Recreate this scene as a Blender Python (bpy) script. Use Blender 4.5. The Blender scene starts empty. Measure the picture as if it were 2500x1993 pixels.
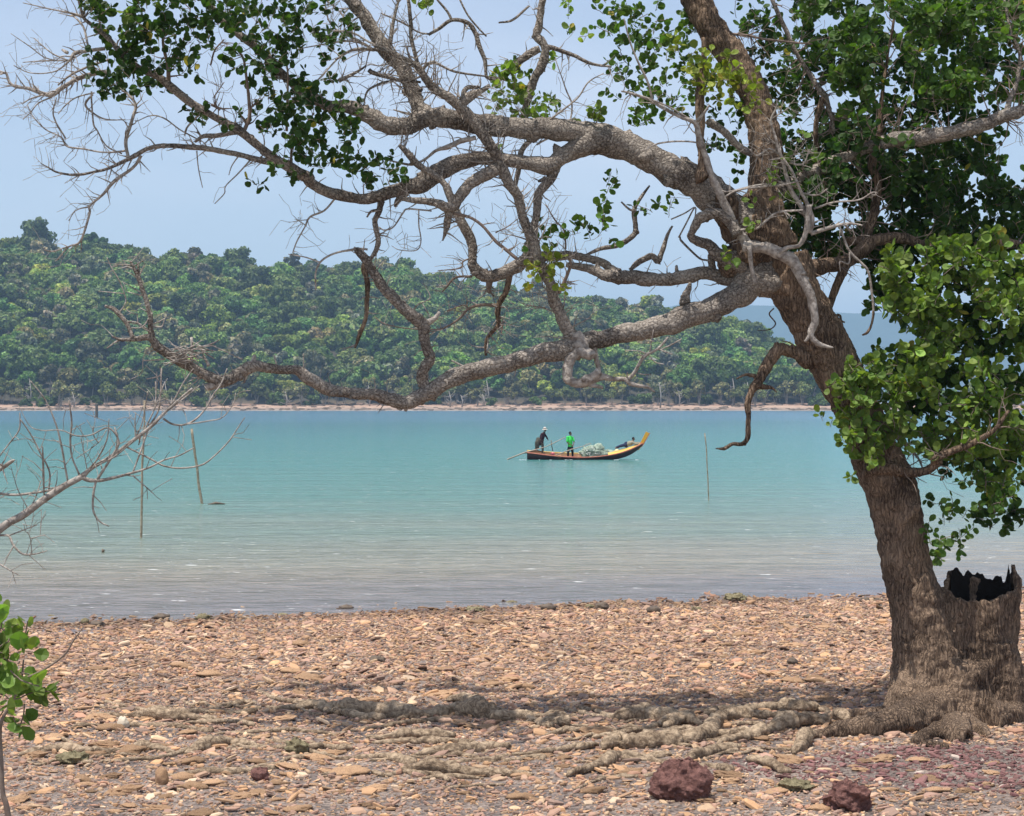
import bpy, math, random
import numpy as np
from mathutils import Vector, Matrix, noise as mn
random.seed(7); rng = np.random.default_rng(11)
C = bpy.context.scene; COL = C.collection
# ---------------------------------------------------------------- camera, sky, sun, exposure
F = 4500.0; HY = 977.0; CAMH = 4.0          # focal length and horizon row in photograph pixels, eye height in metres
cam = bpy.data.objects.new("camera", bpy.data.cameras.new("camera")); COL.objects.link(cam)
cam.location = (0, 0, CAMH); cam.rotation_euler = (math.radians(90), 0, 0)
cam.data.sensor_width = 36; cam.data.lens = 36*F/2500; cam.data.shift_y = (HY-996.5)/2500
cam.data.clip_start = 0.5; cam.data.clip_end = 20000
C.camera = cam
SV = Vector((-0.24, -0.17, 1.0)).normalized()
w = bpy.data.worlds.new("World"); C.world = w; w.use_nodes = True
nt = w.node_tree; nt.nodes.clear()
wo = nt.nodes.new("ShaderNodeOutputWorld"); bg = nt.nodes.new("ShaderNodeBackground")
sky = nt.nodes.new("ShaderNodeTexSky"); sky.sky_type = 'NISHITA'; sky.sun_disc = False
sky.sun_elevation = math.asin(SV.z); sky.sun_rotation = math.atan2(SV.x, SV.y)
sky.air_density = 1.0; sky.dust_density = 0.4; sky.ozone_density = 2.0; sky.altitude = 0
bg.inputs[1].default_value = 0.128
tc = nt.nodes.new("ShaderNodeTexCoord"); mp = nt.nodes.new("ShaderNodeMapping"); mp.inputs['Scale'].default_value = (1.0, 1.0, 3.2)
nz = nt.nodes.new("ShaderNodeTexNoise"); nz.inputs['Scale'].default_value = 3.0; nz.inputs['Detail'].default_value = 5
cr_ = nt.nodes.new("ShaderNodeValToRGB"); cr_.color_ramp.elements[0].position = 0.42; cr_.color_ramp.elements[1].position = 0.75
cr_.color_ramp.elements[0].color = (.26, .26, .26, 1); cr_.color_ramp.elements[1].color = (.60, .60, .60, 1)
mx = nt.nodes.new("ShaderNodeMix"); mx.data_type = 'RGBA'; mx.inputs[7].default_value = (7.2, 7.2, 7.6, 1)
tint = nt.nodes.new("ShaderNodeMix"); tint.data_type = 'RGBA'; tint.blend_type = 'MULTIPLY'; tint.inputs[0].default_value = 1.0; tint.inputs[7].default_value = (0.98, 0.95, .96, 1)
L = nt.links.new
L(tc.outputs['Generated'], mp.inputs[0]); L(mp.outputs[0], nz.inputs['Vector']); L(nz.outputs[0], cr_.inputs[0]); L(sky.outputs[0], tint.inputs[6])
L(cr_.outputs[0], mx.inputs[0]); L(tint.outputs[2], mx.inputs[6]); L(mx.outputs[2], bg.inputs[0]); L(bg.outputs[0], wo.inputs[0])
sd = bpy.data.lights.new("sun", 'SUN'); sd.energy = 5.0; sd.angle = math.radians(0.53); sd.color = (1.0, 0.95, 0.88)
so = bpy.data.objects.new("sun", sd); COL.objects.link(so); so.rotation_euler = SV.to_track_quat('Z', 'Y').to_euler()
so.location = (0, 0, 60)
C.view_settings.view_transform = 'Standard'; C.view_settings.look = 'None'; C.view_settings.exposure = 0.25; C.view_settings.gamma = 1

# ---------------------------------------------------------------- helpers
def at(px, py, D): return Vector(((px-1250)/F*D, D, CAMH+(HY-py)/F*D))
def tag(o, label=None, cat=None, group=None, kind=None):
    if label: o["label"] = label
    if cat: o["category"] = cat
    if group: o["group"] = group
    if kind: o["kind"] = kind
    return o
def empty(name, loc):
    o = bpy.data.objects.new(name, None); COL.objects.link(o); o.location = loc; return o
class MB:
    def __init__(s): s.v = []; s.f = []; s.c = []; s.smooth = True
    def add(s, vs, fs, col=None):
        b = len(s.v); s.v.extend(vs); s.f.extend([tuple(i+b for i in f) for f in fs])
        if col is not None: s.c.extend([col]*len(vs))
    def build(s, name, mat, parent=None, smooth=True):
        me = bpy.data.meshes.new(name); off = parent.matrix_basis.translation if (parent and parent.type == 'EMPTY') else Vector((0, 0, 0))
        if parent and parent.parent: off = off + parent.parent.location
        if parent and parent.type == 'MESH' and parent.parent: off = parent.parent.location
        me.from_pydata([(v[0]-off.x, v[1]-off.y, v[2]-off.z) for v in s.v], [], s.f)
        if s.c and len(s.c) == len(s.v):
            a = me.color_attributes.new("tone", 'FLOAT_COLOR', 'POINT')
            a.data.foreach_set("color", np.array([(c[0], c[1], c[2], 1.0) for c in s.c], dtype=np.float32).ravel())
        if smooth: me.polygons.foreach_set("use_smooth", [True]*len(me.polygons))
        me.materials.append(mat); me.update()
        o = bpy.data.objects.new(name, me); COL.objects.link(o)
        if parent: o.parent = parent
        return o
def numpy_mesh(name, V, Fc, mat, tone=None, parent=None, smooth=False):
    """V (n,3), Fc list of equal-size face index arrays [(m,k),...]"""
    me = bpy.data.meshes.new(name); me.vertices.add(len(V)); me.vertices.foreach_set("co", V.astype(np.float32).ravel())
    tot = sum(f.size for f in Fc); npoly = sum(len(f) for f in Fc)
    me.loops.add(tot); me.polygons.add(npoly)
    me.loops.foreach_set("vertex_index", np.concatenate([f.ravel() for f in Fc]).astype(np.int32))
    st = []; b = 0
    for f in Fc:
        st.append(b+np.arange(len(f))*f.shape[1]); b += f.size
    me.polygons.foreach_set("loop_start", np.concatenate(st).astype(np.int32))
    if tone is not None:
        a = me.color_attributes.new("tone", 'FLOAT_COLOR', 'POINT')
        a.data.foreach_set("color", np.hstack([tone, np.ones((len(V), 1))]).astype(np.float32).ravel())
    me.polygons.foreach_set("use_smooth", [smooth]*npoly)
    me.materials.append(mat); me.update(calc_edges=True); me.validate()
    o = bpy.data.objects.new(name, me); COL.objects.link(o)
    if parent: o.parent = parent
    return o
def tube(mb, pts, rad, seg=8, rough=0.0, freq=3.0, cap=True, col=None, fiss=0.0):
    pts = [Vector(p) for p in pts]; n = len(pts)
    vs = []; fs = []; up = None
    for i, p in enumerate(pts):
        t = (pts[min(i+1, n-1)]-pts[max(i-1, 0)])
        if t.length < 1e-7: t = Vector((0, 0, 1))
        t.normalize()
        if up is None:
            a = Vector((0, 0, 1)) if abs(t.z) < .9 else Vector((1, 0, 0)); up = (a-t*a.dot(t)).normalized()
        else:
            u = up-t*up.dot(t)
            if u.length > 1e-5: up = u.normalized()
        s = t.cross(up)
        for k in range(seg):
            a = 2*math.pi*k/seg; d = up*math.cos(a)+s*math.sin(a); r = rad[i]
            if rough:
                q = p+d*r
                r *= 1+rough*(mn.noise(q*freq)+.55*mn.noise(q*freq*3.1))
                if fiss: r *= 1+fiss*mn.noise(Vector((d.x*5/ max(.3,1), d.y*5, d.z*5))+p*1.2)
            vs.append(p+d*r)
    for i in range(n-1):
        for k in range(seg):
            a = i*seg+k; b = i*seg+(k+1) % seg
            fs.append((a, b, b+seg, a+seg))
    if cap:
        fs.append(tuple(range(seg-1, -1, -1))); fs.append(tuple(range((n-1)*seg, n*seg)))
    mb.add(vs, fs, col)
def cat(pts, sub):
    """Catmull-Rom resampling of tuples"""
    P = [np.array(p, float) for p in pts]; out = []
    P = [2*P[0]-P[1]]+P+[2*P[-1]-P[-2]]
    for i in range(1, len(P)-2):
        for k in range(sub):
            t = k/sub; a, b, c, d = P[i-1], P[i], P[i+1], P[i+2]
            out.append(.5*((2*b)+(-a+c)*t+(2*a-5*b+4*c-d)*t*t+(-a+3*b-3*c+d)*t**3))
    out.append(P[-2]); return out
def blob(mb, c, rx, ry, rz, seg=14, rings=9, rough=.15, freq=2.0, seed=0, col=None, flat=0):
    vs = []; fs = []; c = Vector(c); so_ = Vector((seed*7.3, seed*3.1, seed*1.7))
    for i in range(rings+1):
        th = math.pi*i/rings
        for k in range(seg):
            ph = 2*math.pi*k/seg
            d = Vector((math.sin(th)*math.cos(ph), math.sin(th)*math.sin(ph), math.cos(th)))
            m = 1+rough*(mn.noise(d*freq+so_)+.6*mn.noise(d*freq*2.7+so_)+.4*mn.noise(d*freq*6+so_))
            vs.append(c+Vector((d.x*rx*m, d.y*ry*m, d.z*rz*m)))
    for i in range(rings):
        for k in range(seg):
            a = i*seg+k; b = i*seg+(k+1) % seg; fs.append((a, a+seg, b+seg, b))
    mb.add(vs, fs, col)

# ---------------------------------------------------------------- materials
def mat(name, base=(.5, .5, .5), rough=.8, spec=.3, attr=False, nscale=None, ncol=None, namt=.5, bump=0, bscale=20, bstretch=(1, 1, 1), objrand=0, trans=0, detail=6, coords='Object', bdist=.02):
    m = bpy.data.materials.new(name); m.use_nodes = True; N = m.node_tree.nodes; K = m.node_tree.links.new
    p = N['Principled BSDF']; p.inputs['Roughness'].default_value = rough; p.inputs['Specular IOR Level'].default_value = spec
    p.inputs['Base Color'].default_value = (*base, 1)
    tc = N.new('ShaderNodeTexCoord'); src = None
    if attr:
        a = N.new('ShaderNodeAttribute'); a.attribute_name = 'tone'; src = a.outputs['Color']
    if nscale:
        n = N.new('ShaderNodeTexNoise'); n.inputs['Scale'].default_value = nscale; n.inputs['Detail'].default_value = detail; n.inputs['Roughness'].default_value = .65
        mp = N.new('ShaderNodeMapping'); mp.inputs['Scale'].default_value = bstretch
        K(tc.outputs[coords], mp.inputs[0]); K(mp.outputs[0], n.inputs['Vector'])
        r = N.new('ShaderNodeMapRange'); r.inputs[1].default_value = .35; r.inputs[2].default_value = .65; r.inputs[4].default_value = namt
        K(n.outputs[0], r.inputs[0])
        x = N.new('ShaderNodeMix'); x.data_type = 'RGBA'; x.inputs[6].default_value = (*base, 1); x.inputs[7].default_value = (*(ncol or base), 1)
        if src is not None: K(src, x.inputs[6])
        K(r.outputs[0], x.inputs[0]); src = x.outputs[2]
    if objrand:
        oi = N.new('ShaderNodeObjectInfo'); h = N.new('ShaderNodeHueSaturation')
        v = N.new('ShaderNodeMapRange'); v.inputs[3].default_value = 1-objrand; v.inputs[4].default_value = 1+objrand; K(oi.outputs['Random'], v.inputs[0])
        if src is not None: K(src, h.inputs['Color'])
        else: h.inputs['Color'].default_value = (*base, 1)
        K(v.outputs[0], h.inputs['Value']); src = h.outputs[0]
    if src is not None: K(src, p.inputs['Base Color'])
    if bump:
        n = N.new('ShaderNodeTexNoise'); n.inputs['Scale'].default_value = bscale; n.inputs['Detail'].default_value = 8; n.inputs['Roughness'].default_value = .7
        mp = N.new('ShaderNodeMapping'); mp.inputs['Scale'].default_value = bstretch
        K(tc.outputs[coords], mp.inputs[0]); K(mp.outputs[0], n.inputs['Vector'])
        b = N.new('ShaderNodeBump'); b.inputs['Strength'].default_value = bump; b.inputs['Distance'].default_value = bdist
        K(n.outputs[0], b.inputs['Height']); K(b.outputs[0], p.inputs['Normal'])
    if trans:
        t = N.new('ShaderNodeBsdfTranslucent'); s = N.new('ShaderNodeMixShader'); s.inputs[0].default_value = trans
        if src is not None:
            h = N.new('ShaderNodeMix'); h.data_type = 'RGBA'; h.blend_type = 'MULTIPLY'; h.inputs[0].default_value = 1; h.inputs[7].default_value = (1.7, 1.9, .6, 1)
            K(src, h.inputs[6]); K(h.outputs[2], t.inputs[0])
        K(p.outputs[0], s.inputs[1]); K(t.outputs[0], s.inputs[2]); K(s.outputs[0], N['Material Output'].inputs[0])
    return m
def barkmat(name, a, b, scale=9, bump=1.0, dist=.035, st=(1, 1, 1)):
    """bark: two-tone fissured surface with raised plates"""
    m = bpy.data.materials.new(name); m.use_nodes = True; N = m.node_tree.nodes; K = m.node_tree.links.new
    p = N['Principled BSDF']; p.inputs['Roughness'].default_value = .9; p.inputs['Specular IOR Level'].default_value = .15
    tc = N.new('ShaderNodeTexCoord'); w1 = N.new('ShaderNodeTexNoise'); w1.inputs['Scale'].default_value = 7; w1.inputs['Detail'].default_value = 4
    K(tc.outputs['Object'], w1.inputs['Vector'])
    ad = N.new('ShaderNodeMix'); ad.data_type = 'RGBA'; ad.blend_type = 'LINEAR_LIGHT'; ad.inputs[0].default_value = .05
    sm_ = N.new('ShaderNodeMapping'); sm_.inputs['Scale'].default_value = st; K(tc.outputs['Object'], ad.inputs[6]); K(w1.outputs['Color'], ad.inputs[7]); K(ad.outputs[2], sm_.inputs[0])
    v = N.new('ShaderNodeTexVoronoi'); v.feature = 'DISTANCE_TO_EDGE'; v.inputs['Scale'].default_value = scale; K(sm_.outputs[0], v.inputs['Vector'])
    n = N.new('ShaderNodeTexNoise'); n.inputs['Scale'].default_value = scale*3; n.inputs['Detail'].default_value = 8; n.inputs['Roughness'].default_value = .72; K(sm_.outputs[0], n.inputs['Vector'])
    n2 = N.new('ShaderNodeTexNoise'); n2.inputs['Scale'].default_value = 2.2; n2.inputs['Detail'].default_value = 4; K(tc.outputs['Object'], n2.inputs['Vector'])
    r = N.new('ShaderNodeMapRange'); r.inputs[2].default_value = .32; K(v.outputs['Distance'], r.inputs[0])
    mu = N.new('ShaderNodeMath'); mu.operation = 'MULTIPLY_ADD'; mu.inputs[1].default_value = .5
    K(r.outputs[0], mu.inputs[0]); K(n.outputs[0], mu.inputs[2])
    bp = N.new('ShaderNodeBump'); bp.inputs['Strength'].default_value = bump; bp.inputs['Distance'].default_value = dist; K(mu.outputs[0], bp.inputs['Height']); K(bp.outputs[0], p.inputs['Normal'])
    s2 = N.new('ShaderNodeMath'); s2.operation = 'MULTIPLY_ADD'; s2.inputs[1].default_value = .55
    K(n2.outputs[0], s2.inputs[0]); K(n.outputs[0], s2.inputs[2]); e2 = N.new('ShaderNodeMath'); e2.operation = 'MULTIPLY_ADD'; e2.inputs[1].default_value = .17; K(r.outputs[0], e2.inputs[0]); K(s2.outputs[0], e2.inputs[2])
    r2 = N.new('ShaderNodeMapRange'); r2.inputs[1].default_value = .70; r2.inputs[2].default_value = 1.06; K(e2.outputs[0], r2.inputs[0])
    x = N.new('ShaderNodeMix'); x.data_type = 'RGBA'; x.inputs[6].default_value = (*a, 1); x.inputs[7].default_value = (*b, 1); K(r2.outputs[0], x.inputs[0])
    K(x.outputs[2], p.inputs['Base Color']); return m
M_bark = barkmat('grey_brown_bark', (.10, .08, .067), (.56, .49, .42), scale=19, bump=.9, dist=.04)
M_trunk = barkmat('trunk_bark', (.07, .047, .034), (.50, .35, .24), scale=24, dist=.06, st=(1, 1, .09))
M_dead = mat('dead_wood', (.58, .52, .46), .9, .1, nscale=16, ncol=(.17, .135, .115), namt=.9, bump=1, bscale=38, bdist=.03)
M_twig = mat('twig_bark', (.17, .125, .10), .9, .1, nscale=20, ncol=(.30, .24, .20), namt=.6)
M_root = barkmat('root_wood', (.17, .12, .08), (.58, .44, .30), scale=9, bump=.8, dist=.045)
M_leaf = mat('mangrove_leaf', attr=True, rough=.55, spec=.25, trans=.36)
M_ever = mat('forest_leaf', attr=True, rough=.6, spec=.2, objrand=.35, trans=.15)
M_fwood = mat('forest_trunk', (.42, .38, .33), .9, .1, nscale=1.5, ncol=(.16, .13, .11), namt=.7)
M_stone = mat('shingle_stone', attr=True, rough=.85, spec=.2, nscale=22, ncol=(.30, .20, .14), namt=.35, bump=.5, bscale=40, bdist=.01)
M_slab = mat('beach_stone', (.47, .30, .17), .85, .2, nscale=9, ncol=(.26, .15, .10), namt=.7, bump=.9, bscale=18, objrand=.35, bdist=.02)
M_lat = mat('red_laterite', (.29, .15, .125), .9, .15, nscale=16, ncol=(.09, .042, .04), namt=.9, bump=1.0, bscale=22, bdist=.05)
M_coral = mat('crusty_coral_rock', (.36, .31, .19), .95, .1, nscale=22, ncol=(.12, .10, .055), namt=.9, bump=1.0, bscale=35, bdist=.04)
M_dark = mat('dark_wet_rock', (.10, .075, .06), .6, .3, nscale=12, ncol=(.2, .15, .1), namt=.7, bump=.9, bscale=25)
M_pole = mat('weathered_pole', (.45, .38, .28), .9, .1, nscale=12, ncol=(.16, .12, .08), namt=.9, bump=.6, bscale=30)

# ---------------------------------------------------------------- haze, water, ground, hills
def shoreY(X): return 35.3+0.29*X+.9*mn.noise(Vector((X*.35, 0, 3)))+.5*mn.noise(Vector((X*1.3, 2, 3)))
def gz(X, Y):
    s = shoreY(X)-Y
    z = .013*s if s > 0 else .03*s
    z += (.034 if abs(s) < 2.5 else .024)*mn.noise(Vector((X*.6, Y*.9, 1)))+.012*mn.noise(Vector((X*2.2, Y*2.2, 5)))
    return max(z, -2.2)
def groundat(px, py):
    """the point of the beach that stands behind a pixel row"""
    D = CAMH*F/(py-HY)
    for _ in range(4):
        X = (px-1250)/F*D; D = (CAMH-gz(X, D))*F/(py-HY)
    return Vector(((px-1250)/F*D, D, gz((px-1250)/F*D, D)))
def build_beach():
    ys = []; y = 4.0
    while y < 62: ys.append(y); y += .09+max(0, y-40)*.02
    nx = 240; V = []; Fc = []
    for y in ys:
        for i in range(nx+1):
            x = (i/nx-.5)*2*(14+.22*y); V.append((x, y, gz(x, y)))
    for j in range(len(ys)-1):
        for i in range(nx):
            a = j*(nx+1)+i; Fc.append((a, a+1, a+nx+2, a+nx+1))
    m = bpy.data.materials.new('beach_ground'); m.use_nodes = True; N = m.node_tree.nodes; K = m.node_tree.links.new; p = N['Principled BSDF']
    tc = N.new('ShaderNodeTexCoord'); n = N.new('ShaderNodeTexNoise'); n.inputs['Scale'].default_value = 1.1; n.inputs['Detail'].default_value = 9; n.inputs['Roughness'].default_value = .7
    v = N.new('ShaderNodeTexVoronoi'); v.inputs['Scale'].default_value = 28
    K(tc.outputs['Object'], n.inputs['Vector']); K(tc.outputs['Object'], v.inputs['Vector'])
    r = N.new('ShaderNodeValToRGB'); e = r.color_ramp.elements; e[0].position = .38; e[0].color = (.10, .06, .045, 1); e[1].position = .62; e[1].color = (.27, .17, .105, 1)
    K(n.outputs[0], r.inputs[0])
    x = N.new('ShaderNodeMix'); x.data_type = 'RGBA'; x.blend_type = 'OVERLAY'; x.inputs[0].default_value = .8; K(r.outputs[0], x.inputs[6]); bw = N.new('ShaderNodeRGBToBW'); K(v.outputs['Color'], bw.inputs[0]); K(bw.outputs[0], x.inputs[7])
    hs = N.new('ShaderNodeHueSaturation'); hs.inputs['Saturation'].default_value = .6; K(x.outputs[2], hs.inputs['Color'])
    K(hs.outputs[0], p.inputs['Base Color'])
    b = N.new('ShaderNodeBump'); b.inputs['Strength'].default_value = .9; b.inputs['Distance'].default_value = .03; K(v.outputs['Distance'], b.inputs['Height']); K(b.outputs[0], p.inputs['Normal'])
    p.inputs['Roughness'].default_value = .8
    o = numpy_mesh('beach', np.array(V), [np.array(Fc)], m, smooth=True)
    tag(o, 'brown shingle beach ground below the mangrove tree', kind='structure')
build_beach()
def sheet(name, x0, x1, y0, y1, z, m, nx=1, ny=1):
    V = [(x0+(x1-x0)*i/nx, y0+(y1-y0)*j/ny, z) for j in range(ny+1) for i in range(nx+1)]
    Fc = [(j*(nx+1)+i, j*(nx+1)+i+1, (j+1)*(nx+1)+i+1, (j+1)*(nx+1)+i) for j in range(ny) for i in range(nx)]
    return numpy_mesh(name, np.array(V, float), [np.array(Fc)], m)
M_bed = mat('sandy_seabed', (.30, .27, .20), .9, .1, nscale=.2, ncol=(.2, .2, .15))
tag(sheet('seabed', -4200, 4200, -120, 8200, -2.4, M_bed), 'sandy seabed and ground under everything', kind='structure')

def water_mat():
    m = bpy.data.materials.new('sea_water'); m.use_nodes = True; N = m.node_tree.nodes; K = m.node_tree.links.new; p = N['Principled BSDF']
    tc = N.new('ShaderNodeTexCoord'); sx = N.new('ShaderNodeSeparateXYZ'); K(tc.outputs['Object'], sx.inputs[0])
    lg = N.new('ShaderNodeMath'); lg.operation = 'MULTIPLY_ADD'; lg.inputs[1].default_value = -.29; K(sx.outputs[0], lg.inputs[0]); K(sx.outputs[1], lg.inputs[2])
    # blotches in the suspended silt
    nb = N.new('ShaderNodeTexNoise'); nb.inputs['Scale'].default_value = 1; nb.inputs['Detail'].default_value = 4; mp = N.new('ShaderNodeMapping'); mp.inputs['Scale'].default_value = (.03, .14, 1)
    K(tc.outputs['Object'], mp.inputs[0]); K(mp.outputs[0], nb.inputs['Vector'])
    ma = N.new('ShaderNodeMath'); ma.operation = 'LOGARITHM'; ma.inputs[1].default_value = 10; K(lg.outputs[0], ma.inputs[0])
    m2 = N.new('ShaderNodeMath'); m2.operation = 'MULTIPLY_ADD'; m2.inputs[1].default_value = .16; K(nb.outputs[0], m2.inputs[0]); K(ma.outputs[0], m2.inputs[2])
    mr = N.new('ShaderNodeMapRange'); mr.inputs[1].default_value = 1.62; mr.inputs[2].default_value = 2.92; K(m2.outputs[0], mr.inputs[0])
    cr = N.new('ShaderNodeValToRGB'); E = cr.color_ramp.elements
    stops = [(0, (.19, .17, .175)), (.03, (.22, .195, .18)), (.06, (.27, .235, .185)), (.10, (.28, .26, .20)), (.17, (.19, .25, .20)), (.28, (.105, .25, .215)), (.42, (.066, .24, .22)), (.58, (.045, .215, .22)), (.74, (.035, .17, .21)), (.80, (.065, .20, .29)), (1, (.095, .24, .36))]
    E[0].position = 0; E[0].color = (*stops[0][1], 1); E[1].position = 1; E[1].color = (*stops[-1][1], 1)
    for q, c in stops[1:-1]: e = E.new(q); e.color = (*c, 1)
    K(mr.outputs[0], cr.inputs[0])
    fl = None
    for st, lo, hi in (((1.6, 4.2, 1), .70, .75), ((5, 10, 1), .70, .74)):       # whitecap flecks that also paint sparkles into the water colour
        n = N.new('ShaderNodeTexNoise'); n.inputs['Scale'].default_value = 1; n.inputs['Detail'].default_value = 2; q = N.new('ShaderNodeMapping'); q.inputs['Scale'].default_value = st
        K(tc.outputs['Object'], q.inputs[0]); K(q.outputs[0], n.inputs['Vector']); r = N.new('ShaderNodeMapRange'); r.inputs[1].default_value = lo; r.inputs[2].default_value = hi; K(n.outputs[0], r.inputs[0])
        if fl is None: fl = r
        else:
            a = N.new('ShaderNodeMath'); a.operation = 'MAXIMUM'; K(fl.outputs[0], a.inputs[0]); K(r.outputs[0], a.inputs[1]); fl = a
    mt_ = N.new('ShaderNodeTexNoise'); mt_.inputs['Scale'].default_value = 1; mt_.inputs['Detail'].default_value = 6; q = N.new('ShaderNodeMapping'); q.inputs['Scale'].default_value = (1.4, 1.3, 1); K(tc.outputs['Object'], q.inputs[0]); K(q.outputs[0], mt_.inputs['Vector'])
    hv = N.new('ShaderNodeHueSaturation'); rv = N.new('ShaderNodeMapRange'); rv.inputs[1].default_value = .3; rv.inputs[2].default_value = .7; rv.inputs[3].default_value = .74; rv.inputs[4].default_value = 1.02; K(mt_.outputs[0], rv.inputs[0]); K(rv.outputs[0], hv.inputs['Value']); K(cr.outputs[0], hv.inputs['Color'])
    fx = N.new('ShaderNodeMix'); fx.data_type = 'RGBA'; fx.inputs[7].default_value = (.85, .87, .84, 1); K(fl.outputs[0], fx.inputs[0]); K(hv.outputs[0], fx.inputs[6]); K(fx.outputs[2], p.inputs['Base Color'])
    p.inputs['Roughness'].default_value = .14; p.inputs['IOR'].default_value = 1.33; p.inputs['Specular IOR Level'].default_value = .5
    hs = []
    for sc, amp, st in ((1.0, 1.0, (.9, 1.5, 1)), (1.0, .5, (2.6, 4.0, 1)), (1, .18, (9, 11, 1)), (1, 2.2, (.10, .45, 1))):
        n = N.new('ShaderNodeTexNoise'); n.inputs['Scale'].default_value = sc; n.inputs['Detail'].default_value = 3; q = N.new('ShaderNodeMapping'); q.inputs['Scale'].default_value = st
        q.inputs['Rotation'].default_value = (0, 0, -.25)
        K(tc.outputs['Object'], q.inputs[0]); K(q.outputs[0], n.inputs['Vector'])
        g = N.new('ShaderNodeMath'); g.operation = 'MULTIPLY'; g.inputs[1].default_value = amp; K(n.outputs[0], g.inputs[0]); hs.append(g)
    s = hs[0]
    for g in hs[1:]:
        a = N.new('ShaderNodeMath'); K(s.outputs[0], a.inputs[0]); K(g.outputs[0], a.inputs[1]); s = a
    b = N.new('ShaderNodeBump'); b.inputs['Strength'].default_value = 1; b.inputs['Distance'].default_value = .16; K(s.outputs[0], b.inputs['Height']); K(b.outputs[0], p.inputs['Normal'])
    return m
o = sheet('sea', -900, 900, 25, 780, 0.0, water_mat(), 12, 12); tag(o, 'turquoise sea turning milky beige at the beach', kind='structure')

RIDGE = [(-900, 560), (-300, 560), (0, 585), (160, 600), (230, 600), (300, 612), (400, 630), (520, 625), (700, 650), (810, 655), (985, 650), (1070, 672), (1160, 705), (1330, 705), (1450, 728), (1600, 745), (1700, 775), (1810, 800), (1900, 835), (2000, 905), (2100, 950), (2300, 965), (3500, 965)]
def ridge_z(px):
    xs = [a for a, _ in RIDGE]; y = float(np.interp(px, xs, [b for _, b in RIDGE])); return max(2.0, 4+(977-y)*.2-11)
def hz(X, Y):
    if Y < 692: return -.05*(692-Y)
    if Y < 716: return 2.4*((Y-692)/24)**.8+.35*mn.noise(Vector((X*.08, Y*.2, 0)))*min(1, (Y-692)/8)
    t = min(1, (Y-716)/185); px = 1250+X/Y*F
    s = 2.4+(ridge_z(px)-2.4)*(1-(1-t)**1.25)
    s += 3.5*mn.noise(Vector((X*.02, Y*.02, 9)))*min(1, t*4)*min(1, ridge_z(px)/30)
    if Y > 905: s -= (Y-905)*.12
    return s
def build_hill():
    ys = list(np.arange(684, 720, 2.0))+list(np.arange(722, 960, 7)); xs = np.arange(-330, 340, 6.0); V = []; Fc = []
    for y in ys:
        for x in xs: V.append((x, y, hz(x, y)))
    n = len(xs)
    for j in range(len(ys)-1):
        for i in range(n-1): a = j*n+i; Fc.append((a, a+1, a+n+1, a+n))
    m = bpy.data.materials.new('hill_ground'); m.use_nodes = True; N = m.node_tree.nodes; K = m.node_tree.links.new; p = N['Principled BSDF']; p.inputs['Roughness'].default_value = .95
    tc = N.new('ShaderNodeTexCoord'); sx = N.new('ShaderNodeSeparateXYZ'); K(tc.outputs['Object'], sx.inputs[0])
    nn = N.new('ShaderNodeTexNoise'); nn.inputs['Scale'].default_value = .12; nn.inputs['Detail'].default_value = 8; nn.inputs['Roughness'].default_value = .75
    q = N.new('ShaderNodeMapping'); q.inputs['Scale'].default_value = (1, 1, 8); K(tc.outputs['Object'], q.inputs[0]); K(q.outputs[0], nn.inputs['Vector'])
    ad = N.new('ShaderNodeMath'); ad.operation = 'MULTIPLY_ADD'; ad.inputs[1].default_value = 3.4; K(nn.outputs[0], ad.inputs[0]); K(sx.outputs[2], ad.inputs[2])
    mr = N.new('ShaderNodeMapRange'); mr.inputs[1].default_value = 1.2; mr.inputs[2].default_value = 6; K(ad.outputs[0], mr.inputs[0])
    cr = N.new('ShaderNodeValToRGB'); E = cr.color_ramp.elements; E[0].color = (.36, .31, .25, 1); E[1].color = (.05, .045, .03, 1)
    e = E.new(.22); e.color = (.20, .15, .12, 1); e = E.new(.42); e.color = (.42, .29, .21, 1); e = E.new(.58); e.color = (.26, .16, .12, 1); e = E.new(.7); e.color = (.10, .075, .05, 1)
    K(mr.outputs[0], cr.inputs[0]); K(cr.outputs[0], p.inputs['Base Color'])
    o = numpy_mesh('hill', np.array(V), [np.array(Fc)], m, smooth=True); tag(o, 'wooded hillside rising behind a strip of pink sand', kind='structure')
build_hill()
def build_far_hill():
    V = []; Fc = []; xs = np.arange(-3400, 3400, 22.0); ys = np.arange(5600, 6500, 36.0)
    top = [(-2000, 820), (800, 800), (1500, 760), (1650, 748), (1800, 742), (1950, 752), (2080, 762), (2200, 766), (2400, 790), (2700, 850), (3600, 900)]
    for y in ys:
        for x in xs:
            px = 1250+x/6000*F; yy = np.interp(px, [a for a, _ in top], [b for _, b in top]); z = 4+(977-yy)/F*6000
            t = min(1, (y-5600)/420)
            V.append((x, y, -1.5+(z+1.5)*math.sin(t*math.pi/2)**.8+(9*mn.noise(Vector((x*.006, y*.006, 0)))+7*mn.noise(Vector((x*.045, y*.03, 4))))*t))
    n = len(xs)
    for j in range(len(ys)-1):
        for i in range(n-1): a = j*n+i; Fc.append((a, a+1, a+n+1, a+n))
    m = mat('far_forest', (.05, .085, .03), .9, .1, nscale=.02, ncol=(.025, .05, .02), bump=1, bscale=.05, bdist=10)
    o = numpy_mesh('far_hill', np.array(V), [np.array(Fc)], m, smooth=False); tag(o, 'hazy blue hill far beyond the wooded shore', kind='structure')
build_far_hill()

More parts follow.
